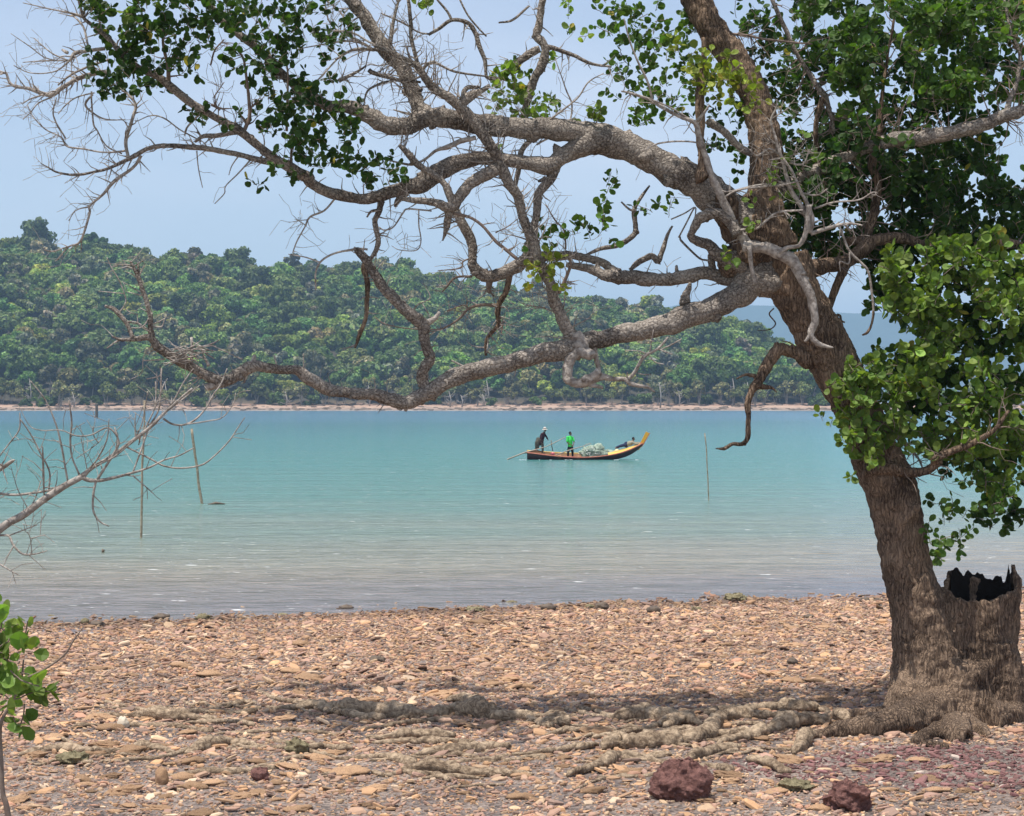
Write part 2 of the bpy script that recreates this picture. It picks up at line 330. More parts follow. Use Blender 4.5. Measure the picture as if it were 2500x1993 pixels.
# ---------------------------------------------------------------- forest on the far shore
GREENS = [(.055, .095, .030), (.040, .080, .028), (.075, .115, .030), (.060, .090, .040), (.095, .125, .035), (.085, .085, .050), (.066, .074, .062), (.045, .070, .030)]
def crown_arrays(seed, R, H, base, ncard, green, lobes, csize=(.34, .7)):
    r = random.Random(seed); V = []; T = []; tri = []
    cs = []; lobes = int(lobes*2.2)
    for i in range(lobes):
        a = r.uniform(0, 6.28); d = r.uniform(.15, .9)*R if i else 0
        cs.append((d*math.cos(a), d*math.sin(a), base+H*r.uniform(.25, .85)-d*.35, R*r.uniform(.17, .42)))
    for (x, y, z, rr) in cs:                       # inner leaf masses
        b = len(V); n1, n2 = 7, 5
        for i in range(n2+1):
            th = math.pi*i/n2
            for k in range(n1):
                ph = 6.283*k/n1+i*.4; q = rr*.80*r.uniform(.8, 1.12)
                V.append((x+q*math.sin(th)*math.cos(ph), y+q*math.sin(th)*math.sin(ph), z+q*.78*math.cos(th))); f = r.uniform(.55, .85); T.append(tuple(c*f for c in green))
        for i in range(n2):
            for k in range(n1):
                a0 = b+i*n1+k; a1 = b+i*n1+(k+1) % n1
                tri += [(a0, a0+n1, a1), (a1, a0+n1, a1+n1)]
    per = ncard//len(cs)
    for (x, y, z, rr) in cs:
        lf = r.uniform(.8, 1.2)
        for i in range(per):
            d = Vector((r.gauss(0, 1), r.gauss(0, 1), r.gauss(.25, 1))).normalized(); q = rr*r.uniform(.82, 1.16)
            p = Vector((x+d.x*q, y+d.y*q, z+d.z*q*.8)); s = r.uniform(*csize)
            nrm = (d+Vector((r.gauss(0, .6), r.gauss(0, .6), r.gauss(0, .6)))).normalized(); u = nrm.orthogonal().normalized()
            u.rotate(Matrix.Rotation(r.uniform(0, 6.28), 3, nrm)); v2 = nrm.cross(u); b = len(V)
            for (aa, bb) in ((-1, -.6), (1, -.5), (.75, .8), (-.7, .6)): V.append(tuple(p+u*aa*s+v2*bb*s))
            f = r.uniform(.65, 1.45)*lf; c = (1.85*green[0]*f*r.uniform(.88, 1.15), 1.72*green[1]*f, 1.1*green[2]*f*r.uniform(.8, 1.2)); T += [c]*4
            tri += [(b, b+1, b+2), (b, b+2, b+3)]
    return np.array(V, float), np.array(tri), np.array(T)
def trunk_arrays(seed, h, r0, spread, n):
    r = random.Random(seed); mb = MB()
    for i in range(n):
        a = r.uniform(0, 6.28); t = spread*r.uniform(.3, 1); x0 = math.cos(a)*t*.15; y0 = math.sin(a)*t*.15
        pts = [(x0, y0, -.6), (x0+math.cos(a)*t*.3+r.uniform(-.2, .2), y0+math.sin(a)*t*.3, h*.45), (x0+math.cos(a)*t, y0+math.sin(a)*t, h)]
        tube(mb, [tuple(q) for q in cat(pts, 2)], [r0, r0*.85, r0*.7, r0*.55, r0*.35], 5, cap=False)
    return mb
SPECIES = []   # (crown mesh, trunk mesh, label, kind name, arrays)
def species(seed, R, H, base, ncard, green, lobes, name, label, trunks=1, r0=.22, spread=1.5, csize=(.34, .7)):
    V, T3, tone = crown_arrays(seed, R, H, base, ncard, green, lobes, csize)
    tm = trunk_arrays(seed, base+H*.4, r0, spread, trunks)
    SPECIES.append(dict(V=V, T=T3, tone=tone, tm=tm, name=name, label=label, meshes=None))
species(1, 5.6, 8, 3.5, 1500, GREENS[0], 7, 'broadleaf_tree', 'mid green rounded broadleaf tree on the wooded hillside')
species(2, 5.0, 7, 3.5, 1300, GREENS[1], 6, 'broadleaf_tree', 'dark green rounded broadleaf tree on the wooded hillside')
species(3, 4.8, 6.5, 3.5, 1300, GREENS[4], 6, 'broadleaf_tree', 'bright yellow-green leafy tree on the wooded hillside')
species(4, 5.8, 7.5, 4.5, 1200, GREENS[3], 8, 'broadleaf_tree', 'grey-green wide-crowned tree on the wooded hillside')
species(5, 4.6, 8, 5, 900, GREENS[6], 6, 'bare_crowned_tree', 'greyish brown thin-crowned tree among the green hillside trees', 2, .2)
species(6, 4.2, 6, 3, 1100, GREENS[5], 6, 'broadleaf_tree', 'olive green bushy tree on the wooded hillside')
species(7, 6.5, 9, 6, 1700, GREENS[7], 9, 'emergent_tree', 'tall dark spreading tree standing above its hillside neighbours', 1, .3)
species(8, 3.6, 5.5, 2.2, 800, (.075, .095, .045), 6, 'shore_mangrove', 'grey-green mangrove with thin pale stems at the edge of the far beach', 5, .1, 2.2, (.25, .5))
species(9, 3.3, 6.5, 2.6, 520, (.10, .105, .065), 6, 'shore_mangrove', 'thin pale mangrove with bare grey stems at the edge of the far beach', 6, .1, 2.0, (.22, .42))
species(10, 3.0, 4.2, .3, 700, (.050, .085, .030), 6, 'shore_bush', 'low dark green bush above the pink sand of the far beach', 3, .08, 1.2, (.25, .5))
def put_tree(k, x, y, sc, rz, z=None):
    s = SPECIES[k]
    if s['meshes'] is None:
        c = numpy_mesh('crown', s['V'], [s['T']], M_ever, s['tone']); t = s['tm'].build('trunk', M_fwood)
        s['meshes'] = (c.data, t.data); bpy.data.objects.remove(c); bpy.data.objects.remove(t)
    r = empty(s['name'], (x, y, hz(x, y) if z is None else z)); r.rotation_euler = (0, 0, rz); r.scale = (sc, sc, sc*random.uniform(.9, 1.15))
    for nm, me in zip(('crown', 'trunk'), s['meshes']):
        o = bpy.data.objects.new(nm, me); COL.objects.link(o); o.parent = r
    g = {'shore_mangrove': 'mangroves along the far beach', 'shore_bush': 'bushes along the far beach'}.get(s['name'], 'trees on the far hillside')
    if k == 7: g = 'bushy mangroves along the far beach'
    if k == 8: g = 'pale thin mangroves along the far beach'
    if g == 'trees on the far hillside': g = s['label'].split(' on the')[0].split(' among')[0].split(' standing')[0]+'s of the far hillside'
    tag(r, s['label'], 'bush' if 'bush' in s['name'] else 'tree', g); return r
def forest():
    spots = []; y = 724.0
    while y < 912:
        x = -y*.33
        while x < y*.34:
            X = x+random.uniform(-2.4, 2.4); Y = y+random.uniform(-2.6, 2.6)
            m = mn.noise(Vector((X*.03, Y*.05, 2))); k = random.choices([0, 1, 2, 3, 4, 5, 6], [4, 5, 1.5+5*max(0, m), 3+4*max(0, -m), 2.6, 3.2, .8])[0]
            low = ridge_z(1250+X/Y*F) < 8
            sc = random.uniform(.55, 1.3)*(.55 if low else 1)
            if low and Y > 760: x += 7.5; continue
            spots.append((k, X, Y, sc, random.uniform(0, 6.28))); x += 7.2
        y += 6.6
    order = sorted(range(len(spots)), key=lambda i: -(spots[i][3]*(1.35 if spots[i][0] == 6 else 1)*(1.25 if spots[i][2] > 895 else 1)*(1.2 if spots[i][2] < 735 else 1)))
    one = set(order[:150]); VV = []; TT = []; CC = []; b = 0
    for i, (k, X, Y, sc, rz) in enumerate(spots):
        if i in one: put_tree(k, X, Y, sc, rz); continue
        s = SPECIES[k]; c, sn = math.cos(rz)*sc, math.sin(rz)*sc; V = s['V']
        W = np.stack([V[:, 0]*c-V[:, 1]*sn+X, V[:, 0]*sn+V[:, 1]*c+Y, V[:, 2]*sc*random.uniform(.9, 1.1)+hz(X, Y)], 1)
        VV.append(W); TT.append(s['T']+b); CC.append(s['tone']*random.uniform(.65, 1.45)*np.array([random.uniform(.85, 1.2), 1, random.uniform(.85, 1.4)])); b += len(V)
    o = numpy_mesh('forest', np.vstack(VV), [np.vstack(TT)], M_ever, np.vstack(CC)); tag(o, 'dense green forest canopy covering the far hillside', 'forest', kind='stuff')
    # fringe of mangroves and bushes along the strip of sand
    x = -238
    while x < 245:
        put_tree(random.choices([7, 8, 9], [4, 2.5, 2.5])[0], x, random.uniform(709, 720)-11*max(0, mn.noise(Vector((x*.03, 0, 7))))-(4 if x < -110 else 0), random.uniform(.7, 1.3), random.uniform(0, 6.28)); x += random.uniform(3.0, 5.6)
    for (px, py, k, sc, lab) in ((84, 546, 6, 1.45, 'big grey-brown rounded tree standing highest on the left skyline'), (228, 565, 1, 1.4, 'round green tree on the skyline right of the biggest grey one'),
                            (285, 588, 3, 1.4, 'pale grey-green tree on the skyline, third of the tall ones from the left'), (470, 607, 4, 1.3, 'thin grey-brown tree on the skyline above the broken upright branch'),
                            (715, 618, 4, .95, 'small grey-brown tree alone at the dip of the skyline'), (985, 632, 0, 1.7, 'domed green tree on the skyline behind the vertical fork of the low limb'), (1590, 715, 2, 1.3, 'yellow-green tree on the skyline just above the low limb near the trunk')):
        Yd = 903; X = (px-1250)/F*Yd; top = at(px, py, Yd).z
        t = put_tree(k, X, Yd, sc, 1.0, top-(SPECIES[k]['V'][:, 2].max())*sc); t['label'] = lab; del t['group']
    # dead pale shrub patch and the yellow-green crowns low on the slope
    for (px, py, D, k, sc, lab) in ((480, 775, 790, 4, 1.15, 'pale leafless grey tree in the middle of the green slope'), (735, 948, 716, 2, .65, 'small bright green tree above the sand below the wavy limb'), (545, 962, 716, 2, .5, 'small bright green bush just above the sand at the left')):
        p = at(px, py, D); t = put_tree(k, p.x, p.y, sc, 2.0, p.z-5.5*sc); t['label'] = lab; del t['group']
forest()
def far_rocks():
    mb = MB()
    for i in range(900):
        x = random.uniform(-225, 225); y = random.choice([random.uniform(693, 697), random.uniform(696, 716)]); s = random.uniform(.25, .9)
        blob(mb, (x, y, hz(x, y)), s*1.6, s, s*.55, 6, 4, .4, 2, i)
    tag(mb.build('shore_rocks', M_dark, smooth=False), 'dark rocks and rubble strewn over the far beach', 'rocks', kind='stuff')
far_rocks()

# ---------------------------------------------------------------- shingle
PAL = 1.12*np.array([(.58, .40, .235), (.46, .26, .125), (.47, .29, .19), (.37, .21, .15), (.19, .12, .10), (.66, .50, .34), (.42, .20, .12), (.56, .31, .14), (.31, .18, .14), (.07, .045, .04)])
PW = np.array([4, 3.8, 4, 3.8, 3.4, 1.4, 3.0, 3, 2.8, 1.6]); PW /= PW.sum()
def shingle(n, smin, smed, name, label, seed):
    g = np.random.default_rng(seed); k = 5
    Y = np.sqrt(g.uniform(14.5**2, 40**2, n)); X = g.uniform(-1, 1, n)*(.33*Y+3.2)
    sh = np.array([shoreY(x) for x in X]); keep = (Y < sh+.3) | (g.random(n) < np.exp(-(Y-sh)/1.6)*.35); X = X[keep]; Y = Y[keep]; n = len(X)
    Z = np.array([gz(x, y) for x, y in zip(X, Y)])
    s = np.clip(np.exp(g.normal(math.log(smed), .66, n))*(.6+.02*Y), smin, .11)
    ang = np.sort(g.uniform(0, 1, (n, k))*.55+np.arange(k)[None, :], axis=1)/k*2*math.pi
    el = g.uniform(.3, .85, n); rot = g.normal(0, .55, n)+math.pi*g.integers(0, 2, n); rr = s[:, None]*g.uniform(.75, 1.2, (n, k))
    px = np.cos(ang)*rr; py = np.sin(ang)*rr*el[:, None]
    th = s*g.uniform(.2, .8, n)*np.where(s > .05, .55, 1); tx = g.normal(0, .26, n); ty = g.normal(0, .26, n); Z = Z+g.uniform(-.3, .5, n)*s*.5
    def ring(sc, z):
        a = px*sc; b = py*sc; zz = z[:, None]+a*tx[:, None]+b*ty[:, None]
        return np.stack([a*np.cos(rot)[:, None]-b*np.sin(rot)[:, None]+X[:, None], a*np.sin(rot)[:, None]+b*np.cos(rot)[:, None]+Y[:, None], zz+Z[:, None]], 2)
    V = np.concatenate([ring(1.0, -th*.15), ring(1.02, th*.55), ring(.72, th)], 1).reshape(-1, 3)
    base = (np.arange(n)*3*k)[:, None]; q = []
    for lv in range(2):
        for i in range(k):
            q.append(base+np.array([lv*k+i, lv*k+(i+1) % k, lv*k+k+(i+1) % k, lv*k+k+i])[None, :])
    top = base+np.arange(2*k, 3*k)[None, :]
    ci = g.choice(len(PAL), n, p=PW); col = PAL[ci]*g.uniform(.7, 1.25, (n, 1))
    col = col*.72+.28*np.array([.44, .32, .24]); mott = np.array([1+.28*mn.noise(Vector((x*.5, y*.5, 20))) for x, y in zip(X, Y)]); col *= mott[:, None]; wet = np.clip((Y-np.array([shoreY(x) for x in X])+1.3)/1.0, 0, 1); col *= (1-.42*wet)[:, None]
    for (cx, cy, ax, ay) in ((5.0, 18.9, 2.3, 1.25), (2.4, 18.95, .45, .3)):      # patches of crumbled purple laterite
        ins = ((X-cx)/ax)**2+((Y-cy)/ay)**2+g.normal(0, .22, n)+.5*np.array([mn.noise(Vector((x*1.6, y*1.6, 4))) for x, y in zip(X, Y)]) < 1
        pur = np.array([.20, .095, .095])*g.uniform(.5, 1.5, (n, 1)); wh = g.random(n) < .03; pur[wh] = (.6, .5, .42); col[ins] = pur[ins]
    o = numpy_mesh(name, V, [np.concatenate(q), top], M_stone, np.repeat(col, 3*k, axis=0)); tag(o, label, 'shingle', kind='stuff')
shingle(290000, .009, .0145, 'shingle', 'orange and mauve shingle of flat stones covering the beach', 3)

SLABS = []
for i in range(8):
    mb = MB(); blob(mb, (0, 0, 0), 1, random.uniform(.5, .75), random.uniform(.22, .38), 16, 9, .5, 1.3, i+3); SLABS.append(mb.build('flat_stone', M_slab, smooth=(i % 2 == 0)).data)
for o in list(COL.objects):
    if o.name.startswith('flat_stone'): bpy.data.objects.remove(o)
def slab(px, py, wpx, label, group=None, k=None, m=None):
    p = groundat(px, py); s = wpx/2/F*p.y
    o = bpy.data.objects.new('flat_stone', SLABS[random.randrange(8) if k is None else k]); COL.objects.link(o)
    o.location = (p.x, p.y, p.z+s*.10); o.scale = (s, s*random.uniform(.8, 1.2), s*random.uniform(.8, 1.1)); o.rotation_euler = (random.gauss(0, .08), random.gauss(0, .08), random.choice([0, math.pi])+random.gauss(0, .35))
    tag(o, label, 'stone', group); return o
n = 0
while n < 280:
    px = random.uniform(-60, 2560); py = 1530+460*random.random()**.8
    if px > 1250: py -= 0
    D = CAMH*F/(py-HY)
    if D > shoreY((px-1250)/F*D)-.3: continue
    if px > 2150 and 1600 < py < 1830: continue
    slab(px, py, random.choice([24, 30, 36, 44, 54, 70])*(.75 if py < 1640 else 1), 'flat orange-brown stone lying loose among the shingle', 'flat stones lying loose on the beach'); n += 1
for (px, py, wp, lab) in ((340, 1575, 52, 'pale buff oblong stone in the upper left of the shingle'), (736, 1575, 46, 'plump buff stone with a dark underside near the left water edge'), (300, 1938, 90, 'long flat orange stone low in the left of the beach'),
                       (855, 1890, 96, 'pale wedge-shaped slab tilted up below the middle roots'), (1455, 1795, 84, 'orange slab tilted up between the two groups of roots'), (325, 1650, 34, 'dark reddish block alone in the left shingle'),
                       (1240, 1662, 60, 'broad yellowish flat stone in the middle of the shingle'), (1275, 1680, 66, 'sharp orange slab leaning in the middle of the shingle'), (2010, 1535, 50, 'orange crumbly stone near the trunk at the far edge of shingle'), (1170, 1523, 70, 'dark topped orange slab near the middle of the water edge')):
    slab(px, py, wp, lab)

PITS = bpy.data.textures.new('pits', 'CLOUDS'); PITS.noise_scale = .055; PITS.noise_depth = 4; PITS.noise_type = 'HARD_NOISE'
def rock(name, px, py, wpx, hpx, m, label, category='rock', rough=.35, freq=1.6, seed=1, seg=30, dpx=None, group=None, smooth=True, sink=.25):
    p = groundat(px, py); sc = p.y/F; mb = MB()
    blob(mb, (p.x, p.y, p.z+hpx*sc*(.5-sink*.5)), wpx*sc/2, (dpx or wpx*.8)*sc/2, hpx*sc*(.5+sink*.5), seg, seg//2+2, rough, freq, seed)
    o = mb.build(name, m, smooth=smooth); tag(o, label, category, group)
    if wpx > 40:
        sb = o.modifiers.new('finer', 'SUBSURF'); sb.levels = sb.render_levels = 1
        dm = o.modifiers.new('pits', 'DISPLACE'); dm.texture = PITS; dm.strength = wpx*sc*.13; dm.mid_level = .5; dm.texture_coords = 'LOCAL'
    return o
rock('boulder', 1665, 1948, 152, 92, M_lat, 'largest dark red pitted boulder low on the beach', 'boulder', .30, 1.5, 5, 48, sink=.45)
rock('boulder', 2072, 1976, 118, 70, M_lat, 'smaller crumbly red boulder at the bottom edge right of the largest one', 'boulder', .45, 2.2, 8, 44)
rock('coral_rock', 725, 1838, 60, 36, M_coral, 'round yellow-green crusty coral rock beside the left roots', 'rock', .4, 3, 3, 30)
rock('coral_rock', 178, 1862, 86, 28, M_coral, 'flat olive crusty rock below the leftmost root', 'rock', .4, 3, 9, 30)
rock('coral_rock', 1940, 1928, 96, 26, M_coral, 'grey flat crusty rock between the two red boulders', 'rock', .35, 2.5, 12, 30)
rock('coral_rock', 1795, 1468, 58, 20, M_coral, 'pale olive rock at the water edge left of the trunk', 'rock', .4, 2.5, 14, 26)
rock('red_stone', 395, 1915, 34, 40, M_slab, 'upright reddish stone block low in the left shingle', 'stone', .35, 1.4, 15, 20)
rock('red_stone', 635, 1905, 48, 32, M_lat, 'dark red hollow stone right of the upright block', 'stone', .4, 2, 16, 22)
rock('pale_stone', 300, 1778, 30, 28, mat('pale_stone', (.62, .54, .42), .9, .1, bump=.6, bscale=12), 'small whitish stone between the left roots', 'stone', .3, 2, 17, 18)
rock('dark_stone', 2238, 1612, 34, 18, M_dark, 'dark stone touching the left edge of the trunk', 'stone', .3, 2, 18, 18)
rock('dark_stone', 1935, 1622, 26, 16, M_dark, 'dark grey pointed stone alone left of the trunk base', 'stone', .3, 2, 19, 18)
rock('dark_stone', 920, 1616, 46, 16, M_dark, 'black flat pebble clump in the middle of the open shingle', 'stone', .5, 3, 20, 18)
shore = [(208, 1523, 20, 14), (235, 1528, 36, 12), (393, 1513, 38, 14), (495, 1513, 36, 14), (530, 1514, 30, 10), (845, 1490, 34, 12), (1160, 1492, 52, 12), (1340, 1490, 38, 16), (1470, 1487, 36, 16), (1440, 1484, 24, 8), (1475, 1427, 38, 16), (1595, 1497, 34, 18), (125, 1508, 18, 7), (143, 1475, 16, 6), (188, 1504, 12, 5), (1250, 1475, 34, 8), (1300, 1476, 20, 6), (1810, 1422, 16, 6), (2205, 1427, 26, 8), (2370, 1404, 34, 7), (2420, 1407, 36, 14), (1925, 1418, 10, 6), (2110, 1468, 26, 9), (2145, 1470, 22, 9), (690, 1504, 26, 7), (1390, 1480, 22, 6), (660, 1488, 12, 5), (1700, 1490, 30, 8), (2060, 1512, 30, 9), (1975, 1508, 26, 8)]
labs = {10: 'brown rock standing alone in the shallows left of the middle', 3: 'dark rounded rock in the water at the left of a pair', 2: 'dark mossy rock half in the water near the left', 6: 'long dark rock at the middle of the water edge', 20: 'dark rock in the shallows beside the hollow stump', 0: 'small upright rock at the left end of the water edge', 11: 'dark block of rock beside the puddle right of the middle'}
for i, (x, y, a, b) in enumerate(shore):
    lab = labs.get(i)
    rock('shore_rock', x, y, a, b, M_dark if i % 3 else M_coral, lab or 'small dark rock breaking the surface along the water edge', 'rock', .4, 2, i+30, 16, group=None if lab else 'small rocks along the water edge')

# ---------------------------------------------------------------- the mangrove tree
D0 = 22.4
def crop(ox, oy, s):
    return lambda L_: [(ox+q[0]*s, oy+q[1]*s, (q[2] if len(q) > 2 else 4)*s) for q in L_]
S_ = 800/2149
A = crop(0, 0, S_); B = crop(700, 0, S_); CC_ = crop(1400, 0, S_); Dd = crop(1700, 0, S_); E_ = crop(0, 500, S_); Ff = crop(700, 500, S_); G = crop(1400, 500, S_); H = crop(1700, 500, S_)
T = crop(1800, 1100, 700/2006); W = crop(0, 900, S_); R2 = crop(0, 1400, 800/2156); R3 = crop(700, 1400, 800/2156); R4 = crop(1400, 1400, 800/2156); R7 = crop(1700, 1500, 800/2156)
tb = groundat(2290, 1780)
tree = empty('mangrove_tree', (tb.x, tb.y, tb.z))
tag(tree, 'large leaning mangrove tree with gnarled half-bare limbs and a hollow stump at its foot', 'tree')
SAMPLES = []   # (px, py, depth offset)
def path3(pts, D, d0=None, dd=0.0, sub=6, samples=SAMPLES, store=True):
    if d0 is None:
        d0 = 0.0; best = 70.0
        for (x, y, d) in samples:
            q = math.hypot(x-pts[0][0], y-pts[0][1])
            if q < best: best = q; d0 = d
    c = cat(pts, sub); n = len(c); out = []; rad = []
    for i, (x, y, r) in enumerate(c):
        d = d0+dd*(i/(n-1))
        if store: samples.append((x, y, d))
        out.append(at(x, y, D+d)); rad.append(max(.8, r)/F*(D+d))
    return out, rad
def twig(mb, p, d, ln, r, level, rr, side=None, bias=Vector((0, 0, 0)), leafpts=None, kids=.5):
    step = .07+.05*rr.random(); n = max(2, int(ln/step)); pts = [p.copy()]; rad = [r]; q = p.copy(); d = d.normalized()
    for i in range(n):
        d = (d+Vector((rr.gauss(0, .24), rr.gauss(0, .16), rr.gauss(0, .24)))+bias*.12).normalized(); q = q+d*step; pts.append(q.copy()); rad.append(max(.0026, r*(1-.75*(i+1)/n)))
        if level > 0 and i > 0 and rr.random() < kids:
            s = Vector((rr.gauss(0, 1), rr.gauss(0, .7), rr.gauss(0, 1))); s = (s-d*s.dot(d)).normalized()
            twig(mb, q, d*rr.uniform(.5, 1.0)+s*rr.uniform(.6, 1.1), ln*(1-.5*i/n)*rr.uniform(.28, .55), rad[-1]*.7, level-1, rr, None, bias, leafpts, kids)
        elif level > 0 and rr.random() < .4:     # short spur
            s = Vector((rr.gauss(0, 1), rr.gauss(0, .6), rr.gauss(0, 1))).normalized(); mb_tip = q+s*rr.uniform(.03, .08); tube(mb, [q, mb_tip], [rad[-1]*.7, rad[-1]*.35], 4, cap=False)
    if leafpts is not None: leafpts.append((q.copy(), d.copy()))
    tube(mb, pts, rad, 4, cap=False)
def limb(pts, name='limb', m=None, d0=None, dd=None, tw=None, D=D0, parent=None, samples=SAMPLES, rough=.20, seed=0, tm=None):
    m = m or M_bark; parent = parent or tree
    Lp = sum(math.hypot(pts[i+1][0]-pts[i][0], pts[i+1][1]-pts[i][1]) for i in range(len(pts)-1))
    if dd is None: dd = random.uniform(-1, 1)*min(.9, Lp*.0016)
    P, R = path3(pts, D, d0, dd, 6, samples); mb = MB(); rmax = max(R)
    seg = 16 if rmax > .12 else 12 if rmax > .05 else 7 if rmax > .02 else 5
    R = [r*(1+(.10 if rmax > .02 else .05)*mn.noise(p*5)) for p, r in zip(P, R)]
    for i in range(1, len(P)-1): P[i] = P[i]+Vector((mn.noise(P[i]*4), mn.noise(P[i]*4+Vector((9, 0, 0))), mn.noise(P[i]*4+Vector((0, 9, 0)))))*min(.03, R[i]*.6)
    tube(mb, P, R, seg, rough if rmax > .03 else .06, 6/max(.4, rmax*4), True, None)
    if rmax > .045:
        kr = random.Random(len(P)*31+int(pts[0][0]))
        for _ in range(len(P)//7+2):
            i = kr.randrange(1, len(P)-1); d = Vector((kr.gauss(0, 1), kr.gauss(-.5, .8), kr.gauss(0, 1))).normalized(); q = R[i]*kr.uniform(.25, .5)
            blob(mb, P[i]+d*R[i]*.85, q*1.3, q, q*1.1, 8, 6, .5, 2, i)
    o = mb.build(name, m, parent)
    if tw:
        cnt, ln, lv = tw[:3]; cnt = int(cnt*1.9) if D == D0 else cnt; rr = random.Random(seed or int(Lp*7)); mt = MB(); bias = Vector(tw[3]) if len(tw) > 3 else Vector((0, 0, .3))
        for k in range(cnt):
            i = rr.randrange(2, len(P)-1); t = (P[min(i+1, len(P)-1)]-P[i-1]).normalized(); s = Vector((rr.gauss(0, 1), rr.gauss(0, .6), rr.gauss(0, 1)))
            s = (s-t*s.dot(t)).normalized(); twig(mt, P[i], s+t*rr.uniform(.1, .9)+bias*.5, ln*rr.uniform(.4, 1.1), min(R[i]*.5, .011), lv, rr, bias=bias)
        if mt.v: mt.build('twig', tm or M_dead, o)['kind'] = 'stuff'
    return o, P, R

# trunk, stump and root flare fused into one surface
def build_trunk():
    mb = MB()
    main = G([(1400, 330, 150), (1450, 560, 160), (1575, 780, 158), (1690, 1000, 158), (1815, 1250, 145), (1920, 1480, 150)])+T([(955, 0, 172), (1080, 290, 184), (1140, 550, 172), (1180, 800, 175), (1230, 1000, 190), (1290, 1200, 215), (1340, 1450, 250), (1370, 1700, 290)])+R7([(1640, 760, 330)])
    P, R = path3(main, D0, 0, 0, 8); tube(mb, P, R, 28, .07, 2.5)
    up = CC_([(1330, 1640, 150), (1260, 1400, 130), (1255, 1180, 100), (1268, 1000, 105), (1250, 850, 105), (1215, 700, 100), (1150, 550, 98), (1060, 400, 95), (965, 270, 95), (880, 150, 95), (815, 30, 95), (760, -120, 90), (700, -330, 80)])
    P, R = path3(up, D0, .05, .35, 8); tube(mb, P, R, 22, .07, 2.5)
    # hollow stump: a broken ring of wood standing against the trunk
    c = at(2398, 1640, D0); zb = tb.z-.15; vs = []; fs = []; nseg = 44; nl = 16
    def rim(a):   # height of the broken edge (metres above sea) round the ring; a = 0 faces +X
        q = math.degrees(a) % 360
        ys = [(0, 1385), (12, 1372), (25, 1425), (45, 1425), (70, 1422), (100, 1415), (130, 1402), (150, 1404), (170, 1425), (200, 1445), (230, 1462), (250, 1456), (270, 1462), (290, 1450), (325, 1440), (345, 1410), (360, 1385)]
        return CAMH+(HY-np.interp(q, [a_ for a_, _ in ys], [b for _, b in ys]))/F*D0+.06*mn.noise(Vector((math.cos(a)*6, math.sin(a)*6, 0)))+.03*mn.noise(Vector((math.cos(a)*14, math.sin(a)*14, 0)))
    for side in (1, 0):
        for l in range(nl+1):
            for k in range(nseg):
                a = 2*math.pi*k/nseg; ztop = rim(a); z = zb+(ztop-zb)*l/nl; fr = l/nl
                ro = .45+.10*(1-fr)+.30*(1-fr)**6+.03*math.sin(a*5+z*2)+.05*mn.noise(Vector((math.cos(a)*2, math.sin(a)*2, z*1.5)))
                r = ro if side else max(.1, ro-.10+.04*fr)
                off = (1-fr)*-.12
                vs.append((c.x+off+r*math.cos(a), c.y+.05+r*.85*math.sin(a), z))
    q = (nl+1)*nseg
    for l in range(nl):
        for k in range(nseg):
            a = l*nseg+k; b = l*nseg+(k+1) % nseg
            fs.append((a, b, b+nseg, a+nseg)); fs.append((q+a, q+a+nseg, q+b+nseg, q+b))
    for k in range(nseg):
        a = nl*nseg+k; b = nl*nseg+(k+1) % nseg; fs.append((a, b, q+b, q+a))
        a = k; b = (k+1) % nseg; fs.append((a, q+a, q+b, b))
    mb.add(vs, fs)
    # buttresses and knees at the foot
    def foot(pts, off=0):
        out = []; rad = []
        for (x, y, r) in cat(pts, 5):
            g = groundat(x, y+r*.7); out.append(Vector((g.x, g.y+off, g.z+r*.35/F*g.y))); rad.append(r/F*g.y)
        tube(mb, out, rad, 14, .2, 4)
    for q in ([(1620, 200, 150), (1540, 380, 165), (1460, 560, 185), (1380, 700, 170), (1330, 830, 150)], [(1480, 480, 90), (1360, 600, 90), (1260, 690, 75), (1180, 760, 60)], [(1950, 200, 150), (1990, 400, 160), (2040, 560, 150), (2100, 700, 120)], [(1750, 300, 200), (1740, 560, 260), (1720, 740, 250)], [(1850, 500, 60), (1830, 620, 90), (1800, 760, 110)], [(1600, 480, 60), (1560, 620, 85), (1530, 760, 110)]):
        P, R = path3(R7(q), D0, -.12, -.12, 6, store=False); tube(mb, P, R, 18, .15, 3)
    foot(R7([(1650, 570, 160), (1480, 620, 150), (1290, 690, 122), (1100, 720, 85), (900, 760, 55), (760, 790, 30)]))
    foot(R7([(1560, 640, 120), (1330, 650, 70), (1150, 660, 50), (950, 660, 35)]), .1)
    foot(R7([(1700, 700, 110), (1720, 760, 95), (1760, 790, 60)])); foot(R7([(1900, 640, 130), (2050, 640, 90), (2180, 640, 60), (2330, 660, 40)]))
    foot(R7([(1700, 720, 80), (1600, 740, 66), (1500, 790, 46), (1430, 835, 30)])); foot(R7([(1760, 700, 90), (1860, 740, 60), (1930, 800, 25)])); foot(R7([(1480, 850, 25), (1560, 850, 35), (1660, 870, 22)])); foot(R7([(2000, 560, 120), (2160, 560, 70), (2300, 600, 40)]), .3)
    # knots on the trunk
    for (x, y, r, d) in T([(1215, 430, 62, 0), (930, 130, 60, 0)]) and [(2224, 1250, 20, -.24), (2128, 1145, 20, -.2), (2205, 1270, 16, -.26)]:
        p = at(x, y, D0+d); blob(mb, p, r/F*D0*1.1, r/F*D0, r/F*D0*1.3, 12, 8, .3, 2, x)
    for (x, y, rx) in ((1800, 545, 44), (1838, 600, 50), (1775, 510, 38), (1870, 560, 48), (1790, 640, 38), (1850, 505, 40)):
        p = at(x, y, D0+random.uniform(-.12, .05)); blob(mb, p, rx/F*D0, rx/F*D0, rx/F*D0*1.15, 16, 12, .3, 2, x)
    hb = MB(); vs = []; n1 = 72
